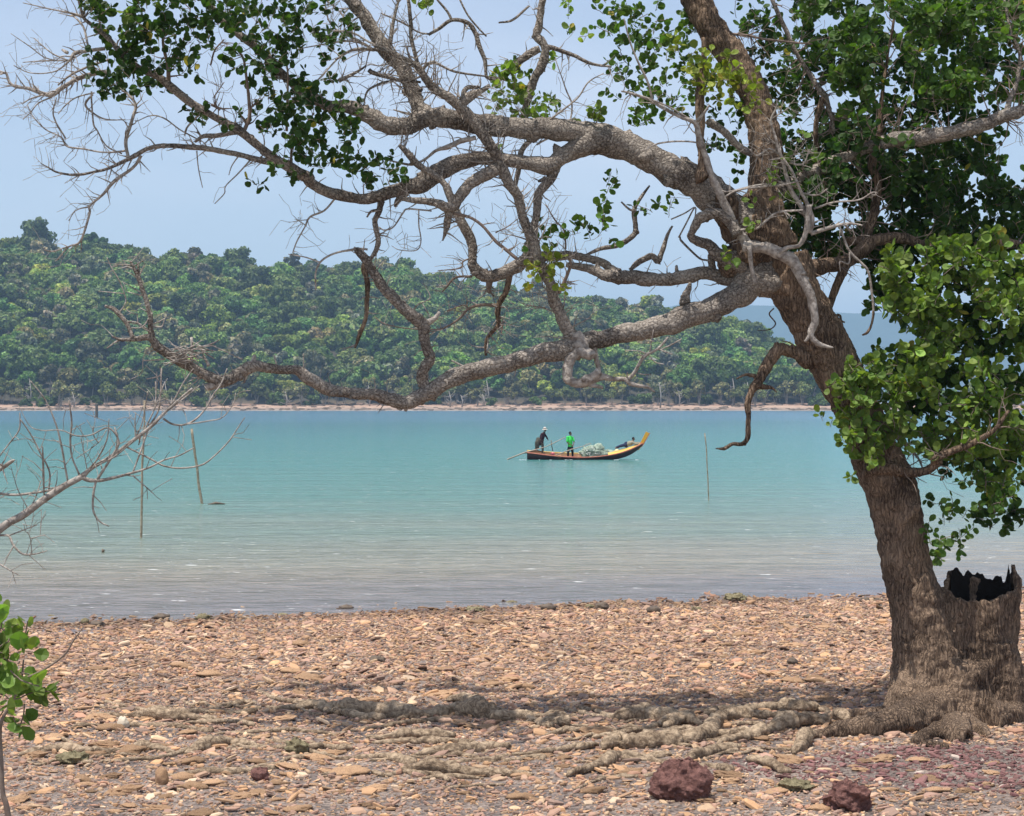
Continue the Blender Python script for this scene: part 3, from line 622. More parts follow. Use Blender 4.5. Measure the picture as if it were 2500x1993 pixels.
    for l in range(9):
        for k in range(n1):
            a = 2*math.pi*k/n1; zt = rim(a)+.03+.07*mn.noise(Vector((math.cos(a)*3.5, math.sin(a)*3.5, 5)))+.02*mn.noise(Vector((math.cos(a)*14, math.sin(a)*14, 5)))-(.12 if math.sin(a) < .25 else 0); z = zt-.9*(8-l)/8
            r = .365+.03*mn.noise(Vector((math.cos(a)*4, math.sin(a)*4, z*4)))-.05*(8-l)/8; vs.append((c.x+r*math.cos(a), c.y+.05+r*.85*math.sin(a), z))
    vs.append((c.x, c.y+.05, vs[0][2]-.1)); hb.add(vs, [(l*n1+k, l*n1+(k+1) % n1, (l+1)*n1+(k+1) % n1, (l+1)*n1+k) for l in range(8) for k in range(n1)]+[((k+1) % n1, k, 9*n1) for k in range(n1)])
    hb.build('dark_hollow', mat('dark_hollow_wood', (.022, .018, .016), .95, .05, bump=1, bscale=18, bdist=.06), tree)  # near-black inner cup lining the hollow of the stump
    o = mb.build('trunk', M_trunk, tree)
    r = o.modifiers.new('fuse', 'REMESH'); r.mode = 'VOXEL'; r.voxel_size = .018; r.use_smooth_shade = True
    sm = o.modifiers.new('soften', 'SMOOTH'); sm.iterations = 3; sm.factor = .5
    t1 = bpy.data.textures.new('bark_lumps', 'CLOUDS'); t1.noise_scale = .12; t1.noise_depth = 3
    dm = o.modifiers.new('lumps', 'DISPLACE'); dm.texture = t1; dm.strength = .07; dm.mid_level = .5; dm.texture_coords = 'LOCAL'
    return o
build_trunk()

# big limbs (traced), each its own part
L1, P1, _ = limb(G([(1300, 470, 120), (1180, 500, 112), (1090, 590, 95), (950, 665, 76), (780, 722, 76), (600, 780, 72), (400, 832, 66), (200, 880, 58), (50, 905, 58)])+Ff([(1840, 955, 66), (1600, 992, 62), (1400, 1050, 60), (1200, 1095, 58), (1030, 1170, 55), (900, 1250, 50), (780, 1300, 45), (680, 1272, 42), (560, 1235, 38), (400, 1235, 36), (270, 1212, 40), (150, 1142, 40), (80, 1092, 35)])+E_([(1880, 1085, 31), (1760, 1070, 33), (1650, 1060, 38), (1550, 1112, 38), (1450, 1170, 40), (1350, 1110, 36), (1250, 1060, 33), (1130, 1000, 33), (1040, 930, 30), (990, 880, 26), (900, 878, 18), (800, 885, 11), (735, 862, 6)]), dd=-1.5, tw=(22, .22, 1), seed=5)
limb(E_([(870, 880, 15), (840, 800, 14), (780, 722, 16), (740, 680, 14), (690, 665, 9)]))
limb(E_([(1000, 890, 22), (990, 820, 20), (990, 740, 18), (960, 640, 16), (930, 550, 15), (900, 460, 15), (870, 400, 10), (853, 368, 5)]), tw=(8, .25, 1))
limb(E_([(905, 450, 10), (908, 380, 6)]))
for q in ([(780, 710, 5), (820, 650, 4), (820, 600, 4), (780, 490, 4), (735, 420, 4), (700, 345, 3)], [(820, 585, 4), (645, 568, 3)], [(920, 575, 4), (810, 508, 3)], [(810, 880, 8), (760, 900, 6), (700, 942, 4)], [(815, 680, 4), (860, 710, 3), (905, 720, 3)], [(900, 720, 3), (900, 780, 4), (830, 768, 4)], [(860, 810, 4), (940, 800, 5), (1000, 710, 6)], [(970, 820, 6), (900, 775, 5), (830, 765, 4)], [(1000, 800, 6), (1060, 800, 5), (1080, 745, 3)], [(940, 1022, 5), (1080, 1015, 6)], [(990, 930, 5), (940, 1000, 3), (930, 1100, 3), (860, 1145, 2)], [(1255, 870, 10), (1255, 1020, 10)], [(1190, 970, 5), (1300, 940, 5), (1390, 915, 5), (1440, 885, 3)], [(1380, 920, 4), (1470, 960, 4), (1590, 1015, 4)], [(1100, 885, 3), (1180, 960, 4), (1300, 1040, 4)], [(1290, 900, 4), (1330, 980, 4), (1370, 1060, 12)], [(1120, 990, 5), (1160, 945, 5), (1300, 1010, 5)], [(1110, 960, 5), (1240, 1000, 5), (1350, 960, 4)], [(1350, 1200, 22), (1400, 1190, 30), (1450, 1180, 30)], [(1660, 1060, 25), (1668, 985, 9)], [(1620, 1090, 14), (1600, 1170, 6)], [(1815, 1050, 6), (1800, 985, 4)], [(1990, 1070, 5), (1990, 975, 3)], [(1050, 1060, 5), (1050, 1120, 5), (960, 1142, 4)]):
    limb(E_(q), 'branch', M_dead, dd=0)
rr = random.Random(4); nest = MB()
for i in range(26):
    p = at(E_([(rr.uniform(1120, 1350), rr.uniform(930, 1030))])[0][0], E_([(1, rr.uniform(930, 1030))])[0][1], D0-1.4); a = rr.uniform(-.5, .5); d = Vector((math.cos(a)*rr.choice([-1, 1]), rr.uniform(-.4, .4), math.sin(a)+.15)); tube(nest, [p-d*.12, p, p+d*rr.uniform(.08, .2)+Vector((0, 0, .02))], [.005, .007, .003], 4)
nest.build('twig_tangle', M_dead, tree)
limb(Ff([(985, 1265, 34), (900, 1180, 37), (890, 1100, 38), (940, 1010, 36), (915, 930, 36), (900, 850, 36), (900, 785, 42), (830, 730, 42), (740, 660, 38), (640, 560, 36), (560, 440, 30), (500, 350, 28), (455, 285, 18)]), tw=(7, .25, 1), dd=-.3)
for q in ([(920, 775, 24), (975, 745, 16), (1003, 705, 9)], [(450, 290, 10), (350, 310, 7), (270, 340, 7), (220, 380, 7), (190, 450, 6), (190, 560, 5)], [(222, 380, 6), (130, 345, 5), (10, 325, 3)], [(950, 755, 5), (890, 650, 4)], [(830, 690, 6), (860, 655, 5), (940, 610, 4), (905, 530, 3)], [(1165, 1065, 8), (1080, 1022, 6)], [(780, 1300, 25), (780, 1355, 10)], [(440, 285, 10), (530, 295, 8)]):
    limb(Ff(q), 'branch', M_dead, dd=0)
# the vertical pale limb crossing in front, from the low limb up to the top
V1, _, _ = limb(Ff([(1880, 900, 60), (1855, 830, 45), (1800, 730, 38), (1750, 620, 36), (1735, 540, 36), (1655, 380, 40), (1630, 280, 38), (1590, 170, 33), (1545, 60, 29)])+B([(1510, 1290, 32), (1440, 1175, 38), (1390, 1050, 36), (1320, 940, 34), (1240, 820, 38), (1150, 720, 38), (1050, 640, 32), (930, 530, 28), (860, 440, 24), (780, 395, 20), (700, 350, 16), (570, 330, 12), (430, 330, 10), (320, 395, 6)]), dd=-.6, tw=(60, .55, 2), seed=8)
limb(Ff([(1890, 860, 55), (1930, 930, 52), (1870, 1000, 38), (1842, 1080, 35), (1850, 1150, 33), (1920, 1168, 30), (2000, 1140, 32), (2050, 1090, 26)]), m=M_dead, dd=-.25)
limb(Ff([(1900, 930, 50), (1960, 975, 40), (2010, 995, 26)]), m=M_dead, dd=-.2)
for q in ([(140, 900, 24), (150, 1000, 17), (165, 1100, 16), (150, 1150, 20)], [(60, 1150, 34), (120, 1140, 36), (180, 1130, 26), (260, 1140, 16), (340, 1145, 15), (370, 1170, 14), (440, 1190, 12), (490, 1195, 11), (535, 1228, 5)], [(355, 1150, 14), (400, 1100, 13), (430, 1050, 12), (470, 990, 12), (560, 940, 9), (620, 870, 7)], [(100, 1180, 14), (190, 1200, 12)], [(500, 975, 5), (525, 820, 4)], [(490, 980, 5), (430, 960, 4), (340, 955, 3)], [(560, 955, 5), (640, 920, 5), (710, 880, 4)], [(500, 995, 5), (540, 1035, 4), (595, 1047, 3)], [(420, 1105, 5), (460, 1115, 4), (508, 1113, 3)], [(560, 945, 5), (600, 965, 4), (650, 982, 3)], [(350, 1140, 6), (355, 1100, 4)], [(470, 990, 4), (415, 985, 3)], [(530, 895, 4), (480, 890, 3), (430, 830, 3)]):
    limb(G(q), 'branch', M_dead, dd=-.05)
# horizontal limb above the low one
limb(G([(1200, 470, 60), (1080, 475, 52), (1000, 482, 47), (850, 452, 45), (700, 480, 43), (550, 502, 45), (400, 472, 46), (270, 475, 44), (160, 440, 34), (50, 410, 26), (-40, 395, 18)]), dd=.5, tw=(10, .3, 1), seed=3)
limb(G([(290, 470, 40), (240, 420, 34), (170, 375, 27), (60, 345, 25), (-60, 335, 30)])+Ff([(1700, 340, 32), (1600, 345, 38), (1500, 415, 44), (1400, 458, 42), (1300, 465, 42), (1235, 410, 36), (1228, 340, 28)])+B([(1215, 1590, 31), (1160, 1470, 32), (1100, 1380, 30), (1075, 1330, 34)]), d0=.45, dd=0, seed=4, tw=(12, .3, 1))
for q in ([(370, 430, 14), (440, 370, 22), (510, 338, 20), (552, 365, 22), (590, 290, 17), (620, 200, 12), (650, 140, 7)], [(545, 370, 12), (572, 390, 4)], [(60, 340, 8), (170, 295, 13), (300, 260, 17), (400, 190, 20), (405, 100, 15), (400, 30, 13)], [(735, 655, 36), (745, 580, 24), (765, 508, 9)], [(1020, 450, 14), (985, 490, 10), (948, 525, 3)], [(910, 440, 26), (905, 370, 24), (900, 330, 18)], [(880, 368, 7), (830, 355, 7), (760, 290, 8), (705, 235, 8), (700, 210, 5)], [(680, 440, 14), (678, 402, 9)]):
    limb(G(q), 'branch', M_bark, dd=.02)
limb(CC_([(415, 1530, 20), (400, 1440, 16), (400, 1380, 15), (450, 1290, 12), (500, 1218, 6)]), 'branch', M_bark); limb(CC_([(400, 1388, 9), (360, 1370, 8), (313, 1325, 6)]), 'branch', M_bark)
# knotted curl at the crotch
limb(G([(1110, 400, 60), (1040, 360, 52), (950, 330, 42), (880, 265, 38), (800, 225, 30), (768, 200, 24), (800, 150, 30), (850, 85, 35), (930, 55, 36), (1010, 90, 36), (1080, 200, 40)]), dd=-.35, d0=-.1)
limb(CC_([(1130, 1600, 38), (1110, 1560, 32), (1040, 1450, 30), (980, 1320, 26), (905, 1150, 24), (850, 1000, 20), (812, 870, 18), (790, 805, 15), (640, 740, 13), (520, 665, 11), (400, 620, 9), (315, 600, 6)]), m=M_dead, d0=-.35, dd=-.3, tw=(14, .35, 1))
for q in ([(790, 810, 11), (850, 750, 10), (890, 690, 6)], [(520, 665, 8), (485, 540, 8), (420, 400, 7), (370, 270, 6), (330, 120, 4)], [(830, 940, 5), (740, 928, 6), (560, 942, 6), (450, 995, 4)], [(640, 740, 6), (560, 700, 5), (480, 640, 3)], [(790, 800, 8), (700, 745, 7), (600, 690, 6), (530, 660, 5)], [(950, 1230, 8), (1010, 1260, 6), (1200, 1215, 7), (1390, 1210, 6), (1490, 1190, 4)], [(690, 1560, 6), (800, 1360, 5), (780, 1520, 3)], [(640, 1440, 5), (730, 1400, 5), (790, 1360, 4)]):
    limb(CC_(q), 'branch', M_dead, dd=-.1)
# stems rising from the arch
limb(CC_([(850, 1180, 48), (842, 1080, 32), (838, 950, 26), (835, 800, 32), (830, 640, 32), (850, 500, 27), (862, 400, 20), (850, 250, 16)]), m=M_trunk, dd=.3)
limb(CC_([(1230, 1010, 30), (1120, 980, 24), (1040, 920, 24), (960, 850, 25), (880, 790, 26)]), m=M_bark, dd=-.1)
# the arch
limb(CC_([(1200, 1500, 130), (1060, 1400, 112), (930, 1290, 110), (800, 1190, 108), (650, 1120, 100), (500, 1035, 95), (350, 960, 92), (220, 925, 98), (100, 920, 90)])+B([(1850, 1000, 58), (1760, 1060, 54), (1690, 1092, 58), (1550, 1070, 46), (1400, 1052, 42), (1250, 1040, 48), (1100, 1072, 58), (1000, 1135, 62), (900, 1210, 62), (780, 1228, 50), (690, 1268, 40), (600, 1298, 40), (450, 1308, 35), (300, 1270, 35), (150, 1210, 34)])+A([(2020, 1180, 36), (1960, 1140, 38), (1880, 1085, 37), (1750, 1000, 28), (1600, 880, 28), (1450, 800, 26), (1330, 730, 25), (1200, 630, 26), (1100, 550, 26), (980, 480, 22), (850, 400, 20), (730, 270, 18), (640, 190, 14), (560, 130, 11), (530, 60, 10), (510, -20, 9)]), d0=0, dd=-1.1, tw=(40, .32, 1), seed=21)
limb(CC_([(250, 900, 80), (120, 880, 80)])+B([(1900, 870, 80), (1750, 848, 72), (1500, 840, 68), (1300, 820, 70), (1100, 785, 68), (920, 775, 62), (800, 832, 58), (660, 822, 58), (550, 762, 55), (430, 710, 42), (300, 690, 40), (200, 660, 38), (100, 600, 33)])+A([(1960, 590, 32), (1850, 480, 29), (1750, 380, 27), (1600, 250, 26), (1480, 150, 22), (1400, 60, 18), (1340, -20, 16)]), dd=-.7, tw=(26, .4, 2), seed=22)
limb(B([(960, 800, 56), (870, 700, 52), (835, 590, 50), (780, 480, 50), (680, 370, 48), (590, 240, 46), (520, 120, 44), (430, -10, 42), (370, -120, 38)]), dd=.3, tw=(22, .5, 2), seed=23)
limb(B([(1420, 1080, 42), (1300, 1150, 39), (1200, 1212, 38), (1120, 1300, 38), (1070, 1350, 40), (980, 1335, 26), (850, 1310, 21), (730, 1300, 9)]), dd=-.1, tw=(9, .25, 1))
for q in ([(1065, 1350, 34), (1060, 1420, 26), (1055, 1480, 22), (1022, 1580, 5)], [(1090, 1330, 30), (1055, 1245, 25), (1010, 1190, 20), (880, 1090, 22), (800, 1020, 22), (738, 950, 12)], [(630, 1310, 24), (600, 1400, 20), (578, 1460, 18), (600, 1580, 18), (585, 1650, 16), (545, 1705, 12)], [(590, 1380, 10), (550, 1390, 9), (525, 1425, 6)],
          [(1790, 960, 38), (1785, 1040, 36), (1740, 1160, 30), (1650, 1270, 30), (1640, 1400, 27), (1620, 1500, 27), (1570, 1650, 30), (1520, 1740, 34)], [(1660, 870, 16), (1545, 980, 18), (1522, 1100, 17), (1500, 1220, 15), (1500, 1290, 12)], [(780, 1260, 30), (740, 1310, 22), (715, 1355, 12)],
          [(1680, -10, 24), (1660, 150, 26), (1640, 230, 31), (1690, 320, 27), (1665, 440, 30), (1620, 540, 28), (1590, 640, 26), (1560, 800, 26)], [(1660, 320, 24), (1550, 380, 27), (1480, 440, 24), (1380, 530, 16), (1310, 510, 10)], [(1140, 690, 30), (1190, 640, 34), (1260, 600, 20), (1330, 560, 14)], [(1150, 650, 20), (1180, 580, 16), (1260, 570, 10)],
          [(1690, 310, 18), (1850, 350, 14), (1950, 400, 12), (2050, 430, 10), (2130, 440, 7)], [(930, 230, 10), (1000, 190, 12), (1080, 135, 13), (1180, 150, 15), (1240, 220, 16), (1262, 300, 16), (1300, 400, 14), (1310, 510, 10)], [(1080, 130, 10), (1050, 70, 9), (980, -10, 7)], [(860, 440, 15), (820, 280, 14), (810, 120, 13), (795, -10, 12)], [(680, 300, 10), (690, 180, 12), (715, 60, 10), (740, -10, 8)],
          [(890, 460, 12), (960, 410, 9), (1100, 470, 8), (1300, 500, 6), (1400, 512, 4)], [(540, 460, 16), (640, 500, 15), (760, 530, 12), (880, 540, 8)], [(700, 530, 8), (610, 550, 9), (530, 600, 7), (505, 690, 5)], [(340, 535, 16), (400, 505, 12), (460, 470, 9), (520, 430, 6)], [(1700, 1170, 18), (1650, 1190, 8)], [(930, 225, 7), (860, 210, 6), (760, 150, 7), (620, 90, 5)], [(1130, -10, 7), (1200, 120, 7), (1310, 240, 6)], [(1590, 40, 8), (1480, 130, 9), (1390, 150, 6)]):
    limb(B(q), 'branch', M_bark, dd=random.uniform(-.1, .15), tw=(5, .3, 1) if len(q) > 3 else None, seed=int(q[0][0]))
for q in ([(1240, 905, 15), (1150, 925, 17), (1070, 960, 18), (980, 990, 11), (900, 1050, 9), (800, 1080, 8), (620, 1040, 4)], [(950, 1385, 6), (800, 1370, 6), (760, 1400, 6), (700, 1490, 5), (640, 1510, 5), (605, 1490, 4)], [(865, 1370, 5), (865, 1480, 5), (880, 1580, 4), (850, 1640, 4), (740, 1640, 3), (688, 1613, 2)], [(322, 1300, 7), (250, 1380, 7), (155, 1420, 7), (120, 1490, 5), (70, 1580, 5), (40, 1660, 4)], [(130, 1480, 4), (65, 1443, 3)], [(250, 0, 6), (330, 60, 6), (420, 190, 8), (430, 260, 8)],
          [(480, 270, 8), (330, 200, 7), (270, 120, 5), (245, -10, 4)], [(700, 350, 10), (560, 290, 8), (430, 215, 6), (270, 205, 4)], [(560, 320, 8), (430, 270, 7), (250, 290, 5), (70, 325, 3)], [(330, 390, 6), (200, 530, 6), (100, 620, 5), (0, 650, 4)], [(840, 800, 12), (900, 780, 14), (980, 740, 18), (1040, 700, 16)], [(840, 800, 12), (830, 760, 9), (700, 720, 5)], [(840, 800, 10), (760, 830, 7), (710, 855, 4)], [(800, 790, 6), (650, 790, 6), (510, 780, 4)], [(1640, 860, 7), (1760, 760, 7), (1900, 650, 6), (1980, 540, 5), (2080, 480, 3)], [(1650, 850, 6), (1560, 760, 5), (1500, 700, 4)],
          [(1400, 1050, 6), (1440, 860, 5), (1470, 790, 3)], [(1270, 850, 8), (1310, 890, 6), (1290, 740, 4), (1255, 640, 2)], [(1640, 950, 7), (1830, 840, 6), (1870, 700, 6), (1830, 580, 5), (1760, 380, 3)]):
    limb(B(q), 'branch', M_dead, dd=random.uniform(-.2, .1), tw=(6, .28, 1), seed=int(q[1][0]))
limb(Ff([(540, 340, 13), (500, 415, 20), (530, 500, 18), (525, 620, 16), (520, 740, 14), (470, 860, 14), (448, 940, 5)]), 'branch', M_trunk, tw=(5, .12, 0))
limb(Ff([(1470, 430, 24), (1445, 560, 20), (1400, 640, 18), (1385, 700, 18), (1385, 790, 16), (1310, 880, 12), (1305, 990, 9)]), 'branch', M_trunk, tw=(8, .3, 1))
for q in ([(1385, 660, 13), (1290, 655, 11), (1200, 680, 10), (1130, 750, 8), (1050, 800, 6), (980, 820, 5), (780, 810, 4), (640, 780, 4), (580, 740, 3)], [(1390, 780, 8), (1412, 800, 6), (1408, 850, 4)], [(1215, 472, 9), (1110, 480, 8), (1050, 540, 7), (1020, 572, 4)], [(1330, 500, 26), (1322, 580, 8)], [(1080, 50, 9), (1200, 82, 10), (1290, 150, 10), (1370, 240, 12), (1430, 290, 12), (1510, 355, 12)], [(1250, 340, 6), (1160, 370, 6), (1140, 415, 5), (990, 433, 3)], [(1370, 185, 5), (1440, 150, 4), (1520, 90, 3)], [(1830, 290, 6), (1820, 170, 6), (1760, 100, 5), (1700, 0, 4)], [(1780, 580, 14), (1820, 500, 12), (1860, 400, 10), (1850, 340, 8)], [(1700, 680, 4), (1580, 660, 4)], [(1200, 690, 6), (1160, 660, 4), (1050, 700, 4)]):
    limb(Ff(q), 'branch', M_twig, dd=random.uniform(-.1, .1), tw=(7, .25, 1), seed=int(q[0][0]))
# pale branch hanging in front of the trunk
limb(G([(1110, 270, 38), (1200, 270, 38), (1290, 290, 40), (1370, 335, 42), (1450, 390, 40), (1510, 500, 34), (1560, 620, 30), (1592, 760, 26), (1560, 845, 22), (1600, 900, 17), (1650, 925, 12), (1705, 940, 5)]), m=M_dead, d0=-.42, dd=-.05)
limb(G([(1565, 835, 18), (1540, 870, 13), (1515, 898, 8)]), 'branch', M_dead); limb(G([(1150, 270, 16), (1165, 400, 14), (1190, 520, 12)]), 'branch', M_dead, d0=-.5)
limb(G([(1350, 320, 12), (1400, 285, 14), (1480, 270, 14), (1520, 200, 18), (1540, 80, 20), (1545, 0, 22)]), 'branch', M_dead, d0=-.5, dd=-.1)
for q in ([(740, 1450, 20), (715, 1400, 17), (620, 1230, 14), (565, 1060, 12), (530, 950, 10), (490, 800, 8), (520, 720, 5), (530, 650, 3)], [(740, 1530, 22), (760, 1420, 16), (700, 1280, 10), (640, 1150, 9), (570, 1040, 8)], [(750, 1535, 16), (860, 1500, 14), (990, 1470, 9), (1090, 1480, 5)], [(770, 1370, 8), (900, 1330, 7), (1070, 1310, 6), (1150, 1265, 5), (1192, 1267, 4)], [(190, 1290, 6), (300, 1240, 7), (560, 1215, 6), (680, 1190, 4)], [(495, 780, 5), (560, 740, 4), (620, 700, 3)], [(560, 1035, 9), (620, 1070, 8), (700, 1075, 6), (740, 980, 4)], [(560, 1030, 8), (480, 980, 8), (400, 1020, 7), (350, 980, 5)], [(600, 1220, 6), (520, 1180, 5), (460, 1110, 3)], [(600, 1040, 6), (640, 1010, 5), (658, 980, 3)], [(700, 1270, 7), (790, 1280, 6), (860, 1240, 5)], [(540, 960, 6), (470, 900, 4), (440, 820, 3)], [(290, 1510, 8), (400, 1500, 8), (520, 1400, 9), (700, 1380, 6)]):
    limb(Dd(q), 'branch', M_dead, d0=-.5, dd=-.15, tw=(6, .22, 1), seed=int(q[0][1]))
for q in ([(950, 160, 8), (1000, 300, 9), (1090, 390, 9), (1130, 450, 9), (1150, 600, 9), (1160, 710, 8)], [(1005, 310, 6), (998, 385, 6), (940, 372, 4), (945, 440, 3)]):
    limb(H(q), 'branch', M_dead, d0=-.3, dd=0)
# right hand limbs
limb(H([(620, 450, 80), (720, 435, 62), (850, 400, 52), (970, 375, 46), (1080, 310, 50), (1180, 235, 42), (1350, 220, 36), (1500, 260, 30), (1750, 270, 26), (2000, 250, 30), (2250, 310, 26)]), m=M_trunk, d0=.15, dd=.4, tw=(20, .6, 2), tm=M_twig)
limb(H([(860, 700, 24), (910, 560, 27), (950, 440, 29), (990, 385, 26)]), m=M_trunk, d0=.25, dd=0)
limb(Dd([(1000, 1590, 30), (1110, 1560, 28), (1160, 1400, 30), (1190, 1200, 26), (1150, 1050, 24), (1200, 900, 20), (1210, 700, 14), (1250, 400, 10), (1300, 100, 8)]), m=M_trunk, d0=.4, dd=.5, tw=(30, .6, 2), tm=M_twig)
limb(Dd([(500, 1260, 44), (680, 1170, 38), (900, 1060, 36), (1150, 965, 38), (1300, 920, 48), (1500, 900, 50), (1700, 860, 48), (1900, 800, 45), (2050, 750, 42), (2160, 712, 36), (2320, 690, 30)]), m=M_bark, d0=.3, dd=-.6, tw=(30, .6, 2), tm=M_twig)
limb(Dd([(2030, 745, 22), (2085, 600, 15), (2112, 480, 14), (2120, 350, 12), (2060, 200, 9), (2020, 0, 7)]), m=M_bark, dd=.2, tw=(16, .5, 2), tm=M_twig)
limb(Dd([(490, -20, 14), (560, 150, 16), (660, 350, 15), (760, 510, 15), (830, 620, 22), (880, 740, 16), (900, 880, 10)]), m=M_bark, d0=.5, dd=.1, tw=(26, .5, 2), tm=M_twig)
limb(Dd([(830, 640, 18), (780, 850, 16), (800, 1000, 14), (850, 1200, 24), (800, 1300, 28)]), m=M_trunk, d0=.5, dd=.2)
limb(Dd([(200, 220, 10), (330, 235, 9), (500, 265, 8), (760, 290, 6)]), m=M_twig, d0=.3, tw=(12, .4, 1), tm=M_twig)
limb(H([(740, 1020, 60), (680, 985, 48), (600, 955, 40), (540, 950, 40), (480, 1040, 40), (430, 1130, 34), (395, 1190, 30), (365, 1240, 24), (342, 1320, 20), (340, 1430, 18), (336, 1530, 17), (300, 1568, 14), (240, 1565, 12), (180, 1600, 11), (128, 1600, 4)]), m=M_trunk, d0=-.1, dd=-.3, rough=.2)
for q in ([(420, 1130, 20), (330, 1115, 10), (262, 1142, 4)], [(395, 1195, 28), (460, 1200, 16), (500, 1205, 9), (527, 1232, 3)], [(530, 940, 30), (515, 915, 14)], [(650, 930, 5), (600, 900, 4), (560, 895, 3)], [(510, 680, 5), (480, 720, 5), (520, 780, 5), (480, 820, 4), (400, 825, 2)], [(920, 720, 10), (945, 730, 9), (950, 760, 8), (975, 772, 5)], [(1160, 700, 9), (1150, 790, 8), (1125, 840, 10), (1088, 856, 6)]):
    limb(H(q), 'branch', M_trunk, dd=0)
limb(T([(900, 150, 40), (1050, 135, 52), (1180, 150, 36), (1300, 142, 31), (1420, 85, 28)])+H([(1560, 1680, 24), (1700, 1610, 24), (1820, 1560, 20), (1950, 1480, 14), (2050, 1350, 10)]), m=M_trunk, d0=-.22, dd=-.5, tw=(16, .5, 2, (.5, 0, -.2)), tm=M_twig)
limb(H([(1290, 1500, 26), (1340, 1540, 22), (1400, 1600, 14), (1460, 1670, 8), (1490, 1740, 4)]), 'branch', M_bark, d0=-.1, tw=(6, .2, 1))
# left dead spray
SPRAY = [([(1860, 1080, 24), (1700, 1050, 20), (1500, 1000, 18), (1300, 970, 18), (1150, 960, 16), (1000, 970, 15), (900, 1010, 16), (840, 1040, 15), (750, 1090, 10), (650, 1120, 9), (500, 1150, 9), (380, 1130, 7), (320, 1100, 5), (268, 1073, 3)], 26), ([(925, 1020, 12), (870, 1100, 10), (750, 1190, 12), (680, 1270, 9), (590, 1350, 8), (590, 1400, 8), (560, 1500, 8), (520, 1590, 8), (450, 1620, 6), (370, 1710, 4)], 14),
         ([(592, 1355, 6), (500, 1380, 4), (450, 1450, 3)], 2), ([(440, 1620, 5), (350, 1650, 5), (290, 1640, 4)], 2), ([(840, 1045, 12), (825, 920, 12), (870, 780, 11), (890, 690, 10), (840, 620, 8), (740, 550, 6), (650, 480, 4)], 10), ([(820, 990, 8), (700, 1000, 6), (560, 980, 6), (440, 960, 7), (400, 900, 5), (300, 850, 5), (220, 770, 4), (180, 690, 4)], 14), ([(430, 910, 6), (350, 760, 5), (370, 640, 4)], 3),
         ([(720, 470, 16), (640, 480, 16), (560, 500, 16), (480, 530, 14), (400, 580, 16), (340, 630, 16), (260, 610, 14), (180, 580, 12), (100, 570, 10), (60, 540, 9), (40, 480, 8), (0, 490, 4)], 22), ([(720, 390, 8), (600, 430, 8), (480, 480, 8), (380, 560, 6)], 5), ([(620, 610, 5), (500, 640, 5), (430, 690, 5), (380, 750, 3)], 4), ([(600, 600, 6), (610, 800, 6), (640, 860, 5), (700, 960, 5), (800, 1010, 5)], 6), ([(690, 320, 12), (570, 335, 12), (490, 345, 14), (450, 400, 8), (360, 470, 5), (200, 480, 4), (90, 430, 3)], 8), ([(440, 345, 12), (410, 328, 8)], 0), ([(450, 400, 6), (340, 350, 5), (220, 250, 3)], 3), ([(360, 400, 5), (280, 370, 4), (200, 310, 4), (70, 220, 2)], 3), ([(440, 400, 5), (280, 400, 5), (150, 410, 3)], 3), ([(300, 620, 6), (200, 650, 5), (150, 680, 4)], 4), ([(340, 640, 6), (250, 680, 5), (200, 740, 4), (150, 785, 3)], 5),
         ([(580, 320, 8), (555, 200, 8), (510, 130, 7), (470, 100, 5)], 2), ([(545, 110, 12), (470, 90, 7), (330, 60, 5), (150, 20, 3)], 8), ([(1640, 1050, 6), (1560, 1140, 5), (1480, 1220, 4), (1470, 1270, 4), (1408, 1337, 3)], 1), ([(1290, 990, 5), (1300, 1100, 4), (1328, 1232, 3)], 1), ([(1560, 1030, 5), (1520, 1090, 4), (1500, 1150, 3)], 0), ([(1550, 870, 16), (1420, 890, 16), (1330, 900, 14), (1280, 930, 9)], 5), ([(1320, 740, 8), (1230, 830, 7), (1210, 890, 4)], 2), ([(1320, 930, 5), (1180, 850, 5), (1080, 780, 5), (990, 760, 4), (890, 800, 3)], 3), ([(610, 620, 7), (560, 690, 8), (620, 750, 6), (700, 785, 5), (820, 785, 3)], 3)]
for q, n_ in SPRAY:
    limb(A(q), 'branch' if q[0][2] < 15 else 'limb', M_dead if q[0][2] < 15 or q[0][0] < 800 else M_bark, dd=random.uniform(-.25, .25), tw=(n_, .26, 1, (-.5, 0, .1)) if n_ else None, seed=int(q[0][0]+q[0][1]))
for q in ([(1105, 540, 18), (1100, 430, 12), (1070, 300, 10), (1070, 180, 8)], [(1600, 860, 14), (1638, 740, 12), (1620, 550, 10), (1600, 400, 8), (1560, 330, 8)], [(1100, 400, 6), (1180, 320, 6), (1230, 170, 6), (1250, 40, 4)], [(1380, 430, 6), (1410, 330, 6), (1470, 260, 5)], [(1910, 1080, 10), (1920, 950, 7), (2000, 820, 6), (2060, 740, 5)], [(1880, 860, 10), (1880, 760, 9), (1890, 520, 7), (1870, 350, 6)], [(1390, 690, 10), (1440, 720, 8)], [(1600, 850, 6), (1540, 800, 5)], [(1400, 640, 5), (1470, 540, 3)]):
    limb(A(q), 'branch', M_twig, dd=random.uniform(-.2, .2), tw=(6, .3, 1), tm=M_twig, seed=int(q[0][0]))

